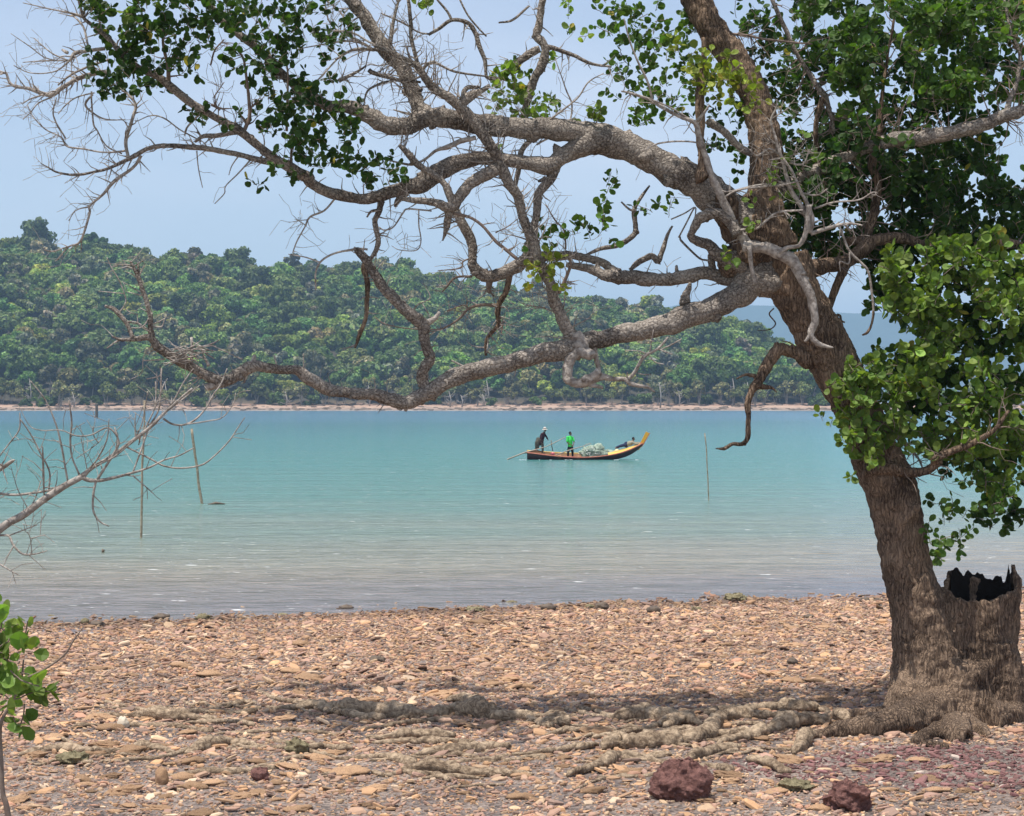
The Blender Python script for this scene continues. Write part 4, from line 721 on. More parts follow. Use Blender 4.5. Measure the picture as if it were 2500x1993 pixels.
# roots over the shingle
GNARL = bpy.data.textures.new('gnarls', 'CLOUDS'); GNARL.noise_scale = .10; GNARL.noise_depth = 3
def root(pts, m=M_root, lift=.55):
    mb = MB(); P = []; R = []
    for (x, y, r) in cat(pts, 10):
        g = groundat(x, y+r*.75); rr_ = r/F*g.y; P.append(Vector((g.x, g.y, g.z+rr_*lift))); R.append(rr_)
    R = [r*(1+.25*mn.noise(p*3.5)) for r, p in zip(R, P)]; R[0] *= .4; R[-1] *= .3
    for i in range(1, len(P)-1): P[i] = P[i]+Vector((0, mn.noise(P[i]*5)*R[i]*.7, (mn.noise(P[i]*2.2+Vector((3, 3, 3)))+.1)*R[i]*.9))
    tube(mb, P, R, 16, .42, 6); o = mb.build('root', m, tree); dm = o.modifiers.new('gnarls', 'DISPLACE'); dm.texture = GNARL; dm.strength = min(.12, max(R)*.75); dm.mid_level = .5; dm.texture_coords = 'LOCAL'; return o
for q in ([(1800, 960, 50), (1650, 900, 26), (1500, 880, 45), (1300, 872, 36), (1150, 900, 32), (1000, 880, 36), (860, 920, 26)], [(1400, 930, 25), (1250, 930, 35), (1100, 920, 40), (950, 960, 45), (870, 1040, 58), (650, 1060, 72), (450, 1080, 78), (300, 1090, 66), (200, 1150, 30)], [(760, 950, 20), (600, 935, 48), (450, 905, 56), (340, 930, 48), (280, 950, 20)], [(1680, 970, 40), (1560, 960, 50), (1430, 960, 66), (1300, 1010, 48), (1100, 1080, 35), (940, 1120, 20)], [(850, 1000, 20), (720, 960, 40), (600, 1010, 30)],
          [(1650, 1040, 25), (1550, 1060, 40), (1500, 1120, 45), (1440, 1180, 20)], [(1100, 1140, 22), (980, 1150, 35), (820, 1180, 40), (740, 1230, 20)], [(480, 1200, 15), (350, 1190, 30), (230, 1220, 40), (120, 1280, 30), (-40, 1330, 20)], [(330, 1210, 30), (420, 1230, 20)], [(1140, 1220, 18), (1250, 1240, 32), (1380, 1290, 34), (1440, 1300, 12)], [(500, 1310, 10), (350, 1320, 16), (150, 1345, 14)], [(1000, 1000, 15), (1120, 985, 18), (1250, 990, 12)]):
    root(R4(q))
for q in ([(40, 880, 16), (150, 868, 30), (300, 880, 38), (450, 890, 58), (700, 900, 60), (900, 915, 50), (1080, 890, 50), (1250, 890, 66), (1400, 920, 56), (1560, 930, 36), (1660, 940, 14)], [(1050, 830, 20), (1180, 825, 35), (1290, 860, 40)], [(520, 1080, 15), (650, 1080, 25), (800, 1060, 32), (1000, 1060, 36), (1120, 1070, 18)], [(820, 1205, 16), (960, 1165, 34), (1150, 1150, 48), (1300, 1130, 40), (1480, 1140, 24)], [(760, 1295, 20), (950, 1260, 52), (1150, 1290, 46), (1400, 1310, 34), (1640, 1318, 12)], [(1480, 1190, 12), (1650, 1180, 20), (1900, 1150, 22), (2050, 1130, 14)], [(560, 1110, 12), (800, 1100, 26), (1000, 1100, 30), (1250, 1110, 14)],
          [(880, 1350, 10), (1000, 1335, 20), (1180, 1340, 16), (1300, 1350, 8)], [(1000, 1410, 8), (1200, 1400, 12), (1440, 1390, 8)], [(20, 1030, 12), (200, 1040, 16), (330, 1060, 10)], [(1700, 1060, 12), (1860, 1030, 24), (2040, 1030, 20)], [(220, 1320, 8), (360, 1300, 20), (510, 1285, 10)], [(720, 960, 14), (820, 930, 24), (850, 900, 20)]):
    root(R3(q))
for q in ([(570, 935, 10), (750, 922, 24), (900, 930, 26), (1100, 930, 46), (1300, 945, 30), (1550, 970, 12)], [(120, 1195, 14), (340, 1150, 36), (600, 1162, 32), (850, 1155, 24), (950, 1130, 32), (1170, 1185, 14)], [(1220, 1185, 14), (1330, 1125, 46), (1500, 1105, 30), (1640, 1115, 26), (1720, 1150, 12)], [(1870, 1212, 12), (2070, 1200, 22), (2150, 1200, 16)], [(480, 1012, 10), (560, 1000, 16), (660, 1003, 12)], [(380, 1085, 8), (430, 1100, 14), (480, 1125, 12)], [(560, 1210, 10), (750, 1195, 14), (950, 1200, 8)], [(450, 900, 5), (650, 880, 9), (900, 890, 8), (1150, 870, 6)], [(1750, 880, 14), (1850, 885, 20), (2150, 870, 26), (2300, 880, 14)], [(1050, 1430, 8), (1120, 1415, 12), (1190, 1435, 8)], [(1400, 1055, 8), (1650, 1040, 16), (1900, 1030, 16), (2140, 1040, 10)]):
    root(R2(q))

rt = random.Random(77)
zones = [(1250, 1730, 520, 1745), (1900, 1775, 1280, 1765), (2120, 1790, 1650, 1840), (1700, 1840, 950, 1850), (1250, 1850, 120, 1835)]
for i in range(46):
    x0, y0, x1, y1 = rt.choice(zones); x = rt.uniform(min(x0, x1), max(x0, x1)); y = y0+(y1-y0)*((x-x0)/(x1-x0))+rt.gauss(0, 22); r = rt.uniform(3.5, 11); ln = rt.uniform(90, 320)
    P_ = []; k = rt.randint(4, 7); sl = rt.gauss(0, .10)
    for j in range(k):
        P_.append((x-ln*j/(k-1), y+sl*ln*j/(k-1)+rt.gauss(0, 5), r*(1-.7*j/(k-1))*rt.uniform(.8, 1.25)+1.5))
    if P_[0][1] < 1975: root(P_, lift=rt.uniform(.1, .8))

# foliage
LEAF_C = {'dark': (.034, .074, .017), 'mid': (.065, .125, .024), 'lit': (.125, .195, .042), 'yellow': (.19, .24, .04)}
def leaf(mb, p, d, nrm, s, col):
    d = d.normalized(); n = (nrm-d*nrm.dot(d))
    n = n.normalized() if n.length > 1e-4 else d.orthogonal().normalized()
    u = d.cross(n)*random.uniform(.8, 1.15); f = s*random.uniform(.04, .24)
    q = [p, p+d*.5*s-n*f, p+d*s, p+d*.3*s+u*.34*s, p+d*.68*s+u*.43*s, p+d*.93*s+u*.22*s, p+d*.3*s-u*.34*s, p+d*.68*s-u*.43*s, p+d*.93*s-u*.22*s]
    mb.add(q, [(0, 3, 4, 1), (4, 5, 2, 1), (0, 1, 7, 6), (1, 2, 8, 7)], col)
def sprig(ml, mt, p, d, n, s, tone, rr):
    d = d.normalized(); ln = rr.uniform(.10, .26); q = p.copy(); pts = [q.copy()]
    c0 = LEAF_C[tone]; lf = rr.uniform(.7, 1.35)
    for i in range(n):
        q = q+d*(ln/n); d = (d+Vector((rr.gauss(0, .18), rr.gauss(0, .18), rr.gauss(0, .18)))).normalized(); pts.append(q.copy())
        s_ = Vector((rr.gauss(0, 1), rr.gauss(0, 1), rr.gauss(0, 1))); s_ = (s_-d*s_.dot(d)).normalized(); f = lf*rr.uniform(.75, 1.3)
        if rr.random() < .05: f *= 1.6
        yl = rr.random() < .006
        col = (c0[0]*f*rr.uniform(.9, 1.2), c0[1]*f, c0[2]*f)
        if yl: col = (.34, .28, .05)
        leaf(ml, q+s_*.012, s_+d*.55+Vector((0, 0, rr.uniform(-.35, .2))), Vector((rr.gauss(0, .8), rr.gauss(-.75, .6), rr.gauss(.45, .6))), s*rr.uniform(.55, 1.25), col)
    tube(mt, pts, [.0045]*len(pts), 3, cap=False)
def foliage(blobs, tone, d0, dr, seed, dens=1.0, size=.095, D=D0, parent=None, mscale=2500/2156, lit=None):
    """blobs: (x, y, rx, ry) in overview pixels; leaves hang in sprigs inside each"""
    rr = random.Random(seed); ml = MB(); mt = MB()
    for b in blobs:
        x, y, rx, ry = b[:4]; k = b[4] if len(b) > 4 else 1; cx = x*mscale; cy = y*mscale; ax = rx*mscale; ay = ry*mscale
        n = max(1, int(ax*ay*math.pi/760*dens*k)); dc = d0+rr.uniform(-dr, dr)*.5
        c = at(cx, cy, D+dc)
        for i in range(n):
            while True:
                a, bb = rr.uniform(-1, 1), rr.uniform(-1, 1)
                if a*a+bb*bb < 1: break
            p = at(cx+a*ax, cy+bb*ay, D+dc+rr.uniform(-1, 1)*dr*.5)
            sprig(ml, mt, p, (p-c)+Vector((0, 0, .25*ax/F*D+.1))+Vector((rr.gauss(0, .1), rr.gauss(0, .1), rr.gauss(0, .1))), rr.randint(4, 9), size, tone, rr)
    o = ml.build('foliage', M_leaf, parent or tree, smooth=False); mt.build('twig', M_twig, o)['kind'] = 'stuff'; return o
UL = [(200, 20, 30, 20), (250, 60, 55, 45), (235, 130, 42, 42), (210, 175, 24, 22), (330, 35, 55, 38), (420, 35, 45, 38), (330, 110, 45, 35), (285, 175, 32, 26), (250, 200, 24, 16), (470, 50, 34, 45), (385, 130, 34, 34), (330, 185, 30, 18), (190, 0, 30, 20)]
UL2 = [(560, 60, 45, 50), (610, 60, 45, 45), (640, 110, 34, 42), (550, 140, 34, 42), (600, 200, 44, 34), (560, 225, 45, 25), (655, 180, 30, 36), (470, 95, 30, 26, .6), (480, 250, 22, 12, .8), (700, 90, 18, 40, .8), (500, 10, 40, 20), (700, 60, 26, 50), (420, 215, 22, 16, .6), (450, 245, 40, 16, .7), (440, 270, 18, 14)]
UL3 = [(600, 290, 50, 32), (590, 260, 30, 26), (700, 290, 34, 30), (660, 335, 40, 30), (720, 345, 44, 30), (785, 375, 38, 26), (745, 390, 30, 16), (560, 392, 30, 14, .7), (600, 375, 32, 22), (655, 250, 40, 28), (690, 240, 30, 30), (760, 290, 24, 26, .8), (810, 350, 24, 24, .6), (740, 260, 20, 18, .6)]
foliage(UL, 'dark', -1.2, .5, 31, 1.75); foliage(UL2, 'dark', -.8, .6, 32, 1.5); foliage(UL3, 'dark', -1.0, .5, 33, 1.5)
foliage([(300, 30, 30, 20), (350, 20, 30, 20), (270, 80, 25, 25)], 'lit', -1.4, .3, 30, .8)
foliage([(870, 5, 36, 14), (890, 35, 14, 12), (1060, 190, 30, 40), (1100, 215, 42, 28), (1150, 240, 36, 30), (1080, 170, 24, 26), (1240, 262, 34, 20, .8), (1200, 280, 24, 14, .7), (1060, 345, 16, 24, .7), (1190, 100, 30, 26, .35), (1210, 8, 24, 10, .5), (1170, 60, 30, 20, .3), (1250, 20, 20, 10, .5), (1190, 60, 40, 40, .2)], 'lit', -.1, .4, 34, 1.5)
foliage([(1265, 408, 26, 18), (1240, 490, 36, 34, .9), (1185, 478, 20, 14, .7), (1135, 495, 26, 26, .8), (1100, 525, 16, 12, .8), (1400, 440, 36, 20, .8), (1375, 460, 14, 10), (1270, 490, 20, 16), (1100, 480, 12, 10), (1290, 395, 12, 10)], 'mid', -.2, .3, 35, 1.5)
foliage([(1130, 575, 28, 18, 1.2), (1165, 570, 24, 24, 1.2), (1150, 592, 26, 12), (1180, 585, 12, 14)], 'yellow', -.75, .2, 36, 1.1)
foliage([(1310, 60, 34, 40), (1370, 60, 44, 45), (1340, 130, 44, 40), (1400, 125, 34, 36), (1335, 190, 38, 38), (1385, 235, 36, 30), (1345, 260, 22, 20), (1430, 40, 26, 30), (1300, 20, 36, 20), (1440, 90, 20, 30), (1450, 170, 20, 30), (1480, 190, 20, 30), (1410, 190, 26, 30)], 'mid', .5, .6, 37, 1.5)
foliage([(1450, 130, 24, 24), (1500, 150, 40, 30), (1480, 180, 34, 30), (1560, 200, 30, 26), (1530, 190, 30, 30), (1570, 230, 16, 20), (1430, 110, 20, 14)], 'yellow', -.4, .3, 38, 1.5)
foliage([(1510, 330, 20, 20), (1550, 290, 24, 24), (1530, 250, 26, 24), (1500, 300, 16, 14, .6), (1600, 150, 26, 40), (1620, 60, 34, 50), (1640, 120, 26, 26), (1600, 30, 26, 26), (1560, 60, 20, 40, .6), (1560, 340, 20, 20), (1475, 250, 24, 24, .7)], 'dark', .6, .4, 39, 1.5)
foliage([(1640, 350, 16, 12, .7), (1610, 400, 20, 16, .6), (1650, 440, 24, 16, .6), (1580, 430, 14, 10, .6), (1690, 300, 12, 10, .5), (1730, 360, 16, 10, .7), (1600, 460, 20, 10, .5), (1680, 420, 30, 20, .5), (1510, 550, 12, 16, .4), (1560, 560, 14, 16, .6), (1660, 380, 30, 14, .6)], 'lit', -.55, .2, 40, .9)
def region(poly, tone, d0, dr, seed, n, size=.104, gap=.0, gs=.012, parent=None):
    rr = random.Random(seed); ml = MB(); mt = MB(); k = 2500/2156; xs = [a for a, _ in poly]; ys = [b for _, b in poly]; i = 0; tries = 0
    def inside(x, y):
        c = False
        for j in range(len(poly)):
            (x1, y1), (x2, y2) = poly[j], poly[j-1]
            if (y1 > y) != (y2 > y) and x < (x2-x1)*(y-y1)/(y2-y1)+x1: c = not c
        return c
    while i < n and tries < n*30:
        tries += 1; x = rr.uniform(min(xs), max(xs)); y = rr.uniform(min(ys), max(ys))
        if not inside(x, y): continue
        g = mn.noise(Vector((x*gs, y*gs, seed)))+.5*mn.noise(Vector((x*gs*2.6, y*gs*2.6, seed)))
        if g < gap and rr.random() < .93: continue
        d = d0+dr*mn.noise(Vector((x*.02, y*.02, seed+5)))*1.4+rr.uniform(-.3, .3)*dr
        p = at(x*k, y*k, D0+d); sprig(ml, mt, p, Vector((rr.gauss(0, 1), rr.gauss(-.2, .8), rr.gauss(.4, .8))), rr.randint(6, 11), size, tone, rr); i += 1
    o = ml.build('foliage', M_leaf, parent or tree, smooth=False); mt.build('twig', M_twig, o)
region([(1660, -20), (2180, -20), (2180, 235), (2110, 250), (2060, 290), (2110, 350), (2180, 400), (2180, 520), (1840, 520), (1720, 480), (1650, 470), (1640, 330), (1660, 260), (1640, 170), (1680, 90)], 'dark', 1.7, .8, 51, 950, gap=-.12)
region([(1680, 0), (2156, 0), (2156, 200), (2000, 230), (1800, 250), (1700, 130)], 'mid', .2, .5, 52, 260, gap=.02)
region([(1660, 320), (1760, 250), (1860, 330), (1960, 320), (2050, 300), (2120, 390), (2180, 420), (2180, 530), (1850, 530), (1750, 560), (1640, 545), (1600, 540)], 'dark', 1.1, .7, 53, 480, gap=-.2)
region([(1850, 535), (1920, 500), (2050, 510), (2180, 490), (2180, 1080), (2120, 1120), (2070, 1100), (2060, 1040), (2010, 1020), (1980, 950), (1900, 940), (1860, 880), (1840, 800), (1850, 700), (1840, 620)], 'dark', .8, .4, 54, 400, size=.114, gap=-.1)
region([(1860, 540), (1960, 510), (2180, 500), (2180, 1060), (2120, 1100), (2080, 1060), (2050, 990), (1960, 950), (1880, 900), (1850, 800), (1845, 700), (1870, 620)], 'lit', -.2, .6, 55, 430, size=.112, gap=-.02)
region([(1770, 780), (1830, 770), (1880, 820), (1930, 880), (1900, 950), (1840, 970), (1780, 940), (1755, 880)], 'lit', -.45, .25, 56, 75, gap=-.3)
foliage([(1745, 910, 14, 10, .5), (1762, 945, 10, 10, .5), (1730, 880, 8, 8, .5), (1780, 1000, 30, 8, .12), (1800, 790, 18, 14), (1790, 860, 26, 16)], 'lit', -.45, .2, 57, 1.5)
foliage([(1985, 1060, 16, 20), (2000, 1100, 30, 30), (1975, 1150, 16, 40), (2010, 1130, 26, 26, .8), (1985, 1190, 16, 16, .8), (2060, 1010, 30, 26), (2110, 1080, 30, 30), (2070, 1050, 26, 26, .9)], 'mid', -.35, .3, 58, 1.5)
foliage([(1790, 335, 55, 38), (1850, 305, 30, 26), (1730, 385, 50, 40), (1810, 280, 40, 24), (1690, 420, 30, 26), (1900, 310, 26, 14)], 'dark', .0, .5, 63, 1.3, size=.104)
# unseen rest of the crown above and beside the view, added for its shade
region([(1000, -420), (1700, -520), (2500, -520), (2600, -30), (1650, -25), (1200, -60), (950, -60)], 'mid', .4, 1.8, 59, 200, gap=.1)
region([(2170, -20), (2300, -20), (2340, 500), (2310, 1000), (2170, 1050)], 'mid', .3, 1.0, 60, 150, gap=.0)
region([(150, -45), (1500, -45), (1500, -230), (900, -300), (200, -240)], 'mid', -1.9, 1.2, 62, 430, gap=.10, gs=.006)
region([(100, -40), (700, -40), (700, -220), (200, -220)], 'mid', .6, .6, 61, 110, gap=-.05)

# ---------------------------------------------------------------- shrubs at the left edge
SB = []; sh = groundat(-320, 2177-30); shr = empty('bare_shrub', (at(-330, 0, 15).x, 15, gz(-5.3, 15)))
tag(shr, 'leafless shrub reaching forked grey branches in from the left edge over the water', 'shrub')
z0 = gz(-5.3, 15)
mb = MB(); P, R = path3([(-330, HY+(CAMH-z0+.1)*F/15, 26), (-310, 1900, 22), (-230, 1600, 18), (-120, 1400, 14), (0, 1292, 10)]+W([(150, 962, 25), (300, 850, 24), (420, 772, 22), (530, 712, 20), (600, 655, 13), (750, 562, 12), (900, 452, 12), (1000, 372, 11), (1070, 300, 9), (1180, 200, 8), (1262, 130, 7)]), 15, 0, 0, 6, SB)
tube(mb, P, R, 10, .08, 8); mb.build('stem', M_dead, shr)
for q in ([(-350, 900, 14), (-100, 810, 11), (0, 820, 10), (100, 830, 9), (200, 820, 9), (320, 800, 9), (440, 760, 10)], [(540, 715, 16), (600, 735, 14), (700, 730, 12), (850, 690, 9), (980, 650, 7), (1080, 600, 6), (1180, 570, 5), (1272, 520, 4)], [(830, 515, 6), (980, 590, 6), (1080, 640, 6), (1200, 655, 6), (1320, 635, 6), (1400, 580, 5), (1500, 480, 5), (1560, 390, 4), (1605, 320, 3)], [(1070, 330, 8), (1130, 365, 7), (1200, 370, 7), (1280, 335, 7), (1350, 260, 6), (1400, 170, 6), (1450, 100, 5), (1490, 0, 4)], [(1200, 368, 5), (1370, 345, 5), (1460, 320, 4), (1530, 230, 3), (1545, 160, 2)], [(445, 750, 7), (420, 620, 7), (400, 500, 7), (370, 380, 6), (300, 210, 5), (200, 80, 3)], [(520, 695, 7), (470, 580, 6), (460, 460, 7), (470, 350, 6), (450, 210, 5)], [(320, 800, 6), (325, 680, 6), (270, 560, 6), (200, 430, 5), (130, 330, 4)], [(290, 830, 5), (285, 680, 8), (278, 510, 5)],
          [(190, 935, 5), (240, 830, 4), (270, 735, 4)], [(190, 935, 4), (120, 800, 3), (70, 640, 2)], [(640, 725, 10), (690, 650, 9), (740, 570, 8), (780, 480, 7), (710, 390, 6), (600, 435, 5), (500, 440, 5), (400, 405, 4), (270, 405, 4), (190, 370, 3), (120, 240, 2)], [(630, 735, 8), (610, 830, 8), (610, 930, 7), (650, 1000, 6), (715, 1035, 4)], [(870, 690, 6), (930, 520, 6), (980, 380, 6), (1040, 260, 6), (1060, 0, 5)], [(920, 440, 6), (910, 500, 4)], [(0, 1095, 8), (60, 1100, 8), (90, 1160, 8), (150, 1215, 7), (230, 1215, 5), (310, 1195, 3)], [(60, 1095, 5), (180, 1050, 4), (242, 1028, 3)], [(-60, 1250, 6), (0, 1285, 6), (60, 1320, 5), (122, 1355, 3)], [(-120, 730, 16), (0, 660, 14), (60, 620, 14), (95, 600, 6)], [(-60, 660, 5), (0, 570, 5), (60, 490, 5), (125, 400, 5), (130, 290, 4)],
          [(580, 660, 6), (640, 590, 6), (700, 470, 5), (715, 330, 3)], [(890, 460, 6), (885, 350, 4), (890, 290, 3)], [(880, 470, 6), (930, 360, 4), (970, 150, 3)], [(760, 560, 6), (770, 460, 5), (752, 388, 5)], [(575, 680, 4), (555, 580, 3), (530, 450, 3)], [(1000, 365, 7), (1120, 240, 6), (1200, 100, 5), (1270, 0, 4)], [(1070, 300, 6), (1200, 200, 4), (1310, 110, 3)], [(940, 420, 6), (1010, 270, 5), (1075, 100, 4)], [(1000, 300, 4), (1020, 200, 4), (1020, 85, 5)], [(500, 590, 3), (640, 490, 3), (700, 400, 3)], [(650, 490, 4), (615, 440, 4), (610, 380, 3)], [(870, 700, 5), (950, 770, 4), (1010, 825, 3)], [(210, 1215, 4), (200, 1120, 3), (180, 1070, 2)], [(200, 1115, 4), (295, 1090, 3)], [(-60, 880, 3), (30, 835, 2)], [(600, 650, 5), (750, 580, 5), (870, 480, 4)]):
    limb(W(q), 'branch', M_dead, dd=random.uniform(-.2, .2), D=15, parent=shr, samples=SB, rough=.06, tw=(4, .10, 0, (0, 0, .2)), seed=int(q[0][0]+900))
ls = empty('leafy_shrub', (at(90, 0, 10).x, 10, gz(-2.6, 10))); tag(ls, 'young mangrove shrub with glossy round green leaves at the lower left edge', 'shrub')
SC = []; z1 = gz(-2.6, 10); mb = MB()
P, R = path3([(90, HY+(CAMH-z1+.05)*F/10, 14), (70, 2400, 11)]+R2([(60, 1640, 20), (20, 1450, 16), (10, 1250, 14), (0, 1050, 13), (20, 950, 11), (90, 830, 9), (140, 700, 8), (155, 570, 5)]), 10, 0, 0, 6, SC); tube(mb, P, R, 9, .06, 9); mb.build('stem', M_twig, ls)
limb(R2([(150, 700, 9), (280, 640, 8), (420, 540, 7), (480, 450, 6), (550, 350, 4)]), 'branch', M_twig, dd=0, D=10, parent=ls, samples=SC)
limb(R2([(10, 1050, 9), (-60, 900, 8), (-80, 700, 6)]), 'branch', M_twig, dd=0, D=10, parent=ls, samples=SC)
rr = random.Random(9); ml = MB(); mt = MB()
for (u, v, n_) in ((30, 380, 8), (60, 430, 8), (150, 430, 6), (20, 520, 8), (110, 520, 7), (20, 640, 8), (70, 640, 7), (160, 740, 7), (60, 740, 8), (270, 720, 5), (0, 820, 8), (90, 830, 8), (160, 860, 5), (20, 900, 7), (100, 920, 6), (100, 1000, 3), (-40, 480, 8), (-60, 600, 8), (-80, 760, 8), (-40, 860, 7)):
    x, y, _ = R2([(u, v)])[0]; p = at(x, y, 10+rr.uniform(-.2, .2)); sprig(ml, mt, p, Vector((rr.gauss(0, .7), rr.gauss(-.4, .6), rr.gauss(.2, .6))), n_, .088, 'lit', rr)
fo = ml.build('foliage', M_leaf, ls, smooth=False); mt.build('twig', M_twig, fo)['kind'] = 'stuff'

# ---------------------------------------------------------------- stakes in the water
def stake(base, top, D, r0, r1, label, lean=0, m=M_pole, name='stake'):
    p = at(*base, D); q = at(*top, D); p.z = -.6; mb = MB(); pts = []; rad = []
    for i in range(15):
        t = i/14; v = p.lerp(q, t); pts.append(v+Vector((mn.noise(Vector((t*4, D, 0)))*.05, 0, 0))); rad.append((r0+(r1-r0)*t)*(1+.25*mn.noise(Vector((t*14, D, 3)))))
    tube(mb, pts, rad, 9, .12, 9); tag(mb.build(name, m), label, 'stake')
stake((344, 1313), (353, 978), 53.6, .038, .026, 'tall barnacled stake standing upright in the water behind the bare branches')
stake((497, 1230), (468, 1047), 71.2, .058, .045, 'leaning pale stake in the water right of the bare branches')
stake((1732, 1222), (1722, 1058), 73.5, .027, .022, 'thin pale stake in the water between the boat and the trunk')
stake((250, 1350), (250, 1342), 48.4, .035, .035, 'short black stub of a stake poking from the shallows at the left', m=M_dark)
stake((236, 1020), (236, 985), 418, .35, .3, 'dark stake far out near the opposite beach at the left', m=M_dark)
mb = MB(); p = at(527, 1232, 70.6); tube(mb, [p+Vector((-.3, 0, -p.z-.01)), p+Vector((0, 0, -p.z+.05)), p+Vector((.35, 0, -p.z+.02))], [.03, .05, .02], 8, .2, 9); tag(mb.build('driftwood', M_dark), 'dark floating stick just right of the leaning stake', 'driftwood')
def dead_snag(px, py, D, h, label, seed):
    rr = random.Random(seed); p = at(px, py, D); p.z = hz(p.x, p.y)-.2; r = empty('dead_tree', p); mb = MB(); tube(mb, [p, p+Vector((.3, 0, h*.5)), p+Vector((-.5, 0, h))], [.35, .25, .1], 7, .2, 2); mb.build('trunk', M_fwood, r)
    mt = MB()
    for i in range(9):
        q = p+Vector((0, 0, h*rr.uniform(.1, .9))); d = Vector((rr.choice([-1, 1])*rr.uniform(.5, 1), rr.uniform(-.5, .5), rr.uniform(-.1, .9))); tube(mt, [q, q+d*1.2, q+d*2.2+Vector((rr.uniform(-.4, .4), 0, .4))], [.12, .08, .04], 5)
    mt.build('branch', M_fwood, r); tag(r, label, 'tree')
dead_snag(1612, 990, 699, 10, 'leafless grey snag leaning at the far beach below the pale dead branch', 2); dead_snag(1128, 992, 703, 5, 'dark dead tree stub on the sand below the bend of the low limb', 3)
rsn = random.Random(5)
for i in range(16):
    q = rsn.uniform(20, 1900); dead_snag(q, 985, rsn.uniform(704, 716), rsn.uniform(5, 11), 'pale leafless tree standing among the mangroves of the far beach', 40+i)
    o = [x for x in COL.objects if x.name.startswith('dead_tree')][-1]; o['group'] = 'pale leafless trees of the far beach'
dead_snag(180, 985, 703, 6, 'twisted dark mangrove stump on the far beach at the left', 5)

# ---------------------------------------------------------------- the fishing boat
KS = 440/2156; DB = 124.0
def Kp(u, v, dy=0.0): return at(1200+u*KS, 1000+v*KS, DB+dy)
M_hull = mat('dark_hull_paint', (.035, .016, .022), .5, .4, nscale=3, ncol=(.10, .03, .03), namt=.8)
M_red = mat('red_rail_paint', (.42, .075, .05), .5, .4, nscale=6, ncol=(.5, .25, .15), namt=.6)
M_yel = mat('yellow_deck_paint', (.72, .47, .09), .5, .4, nscale=4, ncol=(.55, .36, .12), namt=.5)
M_org = mat('orange_prow_paint', (.75, .36, .03), .5, .4)
M_wood = mat('boat_planks', (.30, .17, .09), .8, .2, nscale=8, ncol=(.12, .06, .04))
M_oar = mat('bleached_oar', (.46, .37, .30), .8, .2, nscale=10, ncol=(.2, .14, .1))
org = Kp(425, 597); org.z = 0; boat = empty('longtail_boat', org); tag(boat, 'dark wooden fishing boat with red rail and raised yellow prow on the turquoise water', 'boat')
LB = 7.75; ST = [0, .08, .2, .35, .5, .65, .78, .88, .95, 1.0]
sheer = [.40, .34, .24, .16, .13, .20, .34, .55, .78, .98]; beam = [.42, .55, .72, .82, .85, .78, .62, .42, .22, .06]; keel = [-.12, -.2, -.25, -.28, -.28, -.25, -.12, .10, .42, .8]
def hs(t, arr): return float(np.interp(t, ST, arr))
def sm(arr, t): return sum(hs(min(1, max(0, t+e)), arr) for e in (-.05, -.025, 0, .025, .05))/5 if t < .96 and t > .03 else hs(t, arr)
ROLL = math.radians(7.5)
def bl(x, y, z):
    y2 = y*math.cos(ROLL)-z*math.sin(ROLL); z2 = y*math.sin(ROLL)+z*math.cos(ROLL)
    return Vector((org.x+x, org.y+y2, z2+.12))
def hull_grid(inset, floor=False):
    g = []
    for i in range(49):
        t = i/48; b = max(.02, sm(beam, t)-inset); s = sm(sheer, t); k = sm(keel, t)+inset; row = []
        for a in (-1, -.97, -.9, -.75, -.5, 0, .5, .75, .9, .97, 1):
            zz = s+(k-s)*(1-abs(a)**3.2); row.append(bl(t*LB, a*b, zz))
        g.append(row)
    return g
def grid_mb(g, flip=False):
    mb = MB(); n = len(g[0]); vs = [v for r in g for v in r]; fs = []
    for i in range(len(g)-1):
        for k in range(n-1):
            f = (i*n+k, i*n+k+1, (i+1)*n+k+1, (i+1)*n+k); fs.append(f[::-1] if flip else f)
    mb.add(vs, fs); return mb
h = grid_mb(hull_grid(0)); n_ = 11; h.add([bl(0, a*hs(0, beam), hs(0, sheer)+(hs(0, keel)-hs(0, sheer))*(1-abs(a)**3.2)) for a in (-1, -.97, -.9, -.75, -.5, 0, .5, .75, .9, .97, 1)], [tuple(range(11))]); h.build('hull', M_hull, boat)
grid_mb(hull_grid(.04), True).build('lining', M_wood, boat)
for s in (-1, 1):
    mb = MB(); tube(mb, [bl(i/30*LB, s*(sm(beam, i/30)-.0), sm(sheer, i/30)+.015) for i in range(31)], [.04+.012*(i > 24) for i in range(31)], 8); mb.build('rail', M_red if s < 0 else M_yel, boat)
mb = MB()
for i in range(9):                                         # ribs
    t = .12+i*.08; b = sm(beam, t)-.05; s = sm(sheer, t); k = sm(keel, t)+.06
    tube(mb, [bl(t*LB, a*b, s+(k-s)*(1-abs(a)**3.2)) for a in (-1, -.9, -.6, 0, .6, .9, 1)], [.022]*7, 5)
mb.build('ribs', M_wood, boat)
for t in (.28, .44):
    mb = MB(); b = sm(beam, t)-.03; z = sm(sheer, t)-.1; vs = [bl(t*LB+dx, y, z+dz) for dx in (-.12, .12) for y in (-b, b) for dz in (0, .03)]; mb.add(vs, [(0, 2, 3, 1), (4, 5, 7, 6), (0, 1, 5, 4), (2, 6, 7, 3), (1, 3, 7, 5), (0, 4, 6, 2)]); mb.build('thwart', M_wood, boat, smooth=False)
dk = []
for i in range(14):
    t = .70+.28*i/13; b = sm(beam, t)-.01; s = sm(sheer, t); dk.append([bl(t*LB, a*b, s+.03+.10*(1-a*a)) for a in (-1, -.5, 0, .5, 1)])
grid_mb(dk).build('foredeck', M_yel, boat)
mb = MB(); b0 = bl(LB*.985, 0, .84); b1 = Kp(1800, 400); b2 = Kp(1868, 275)
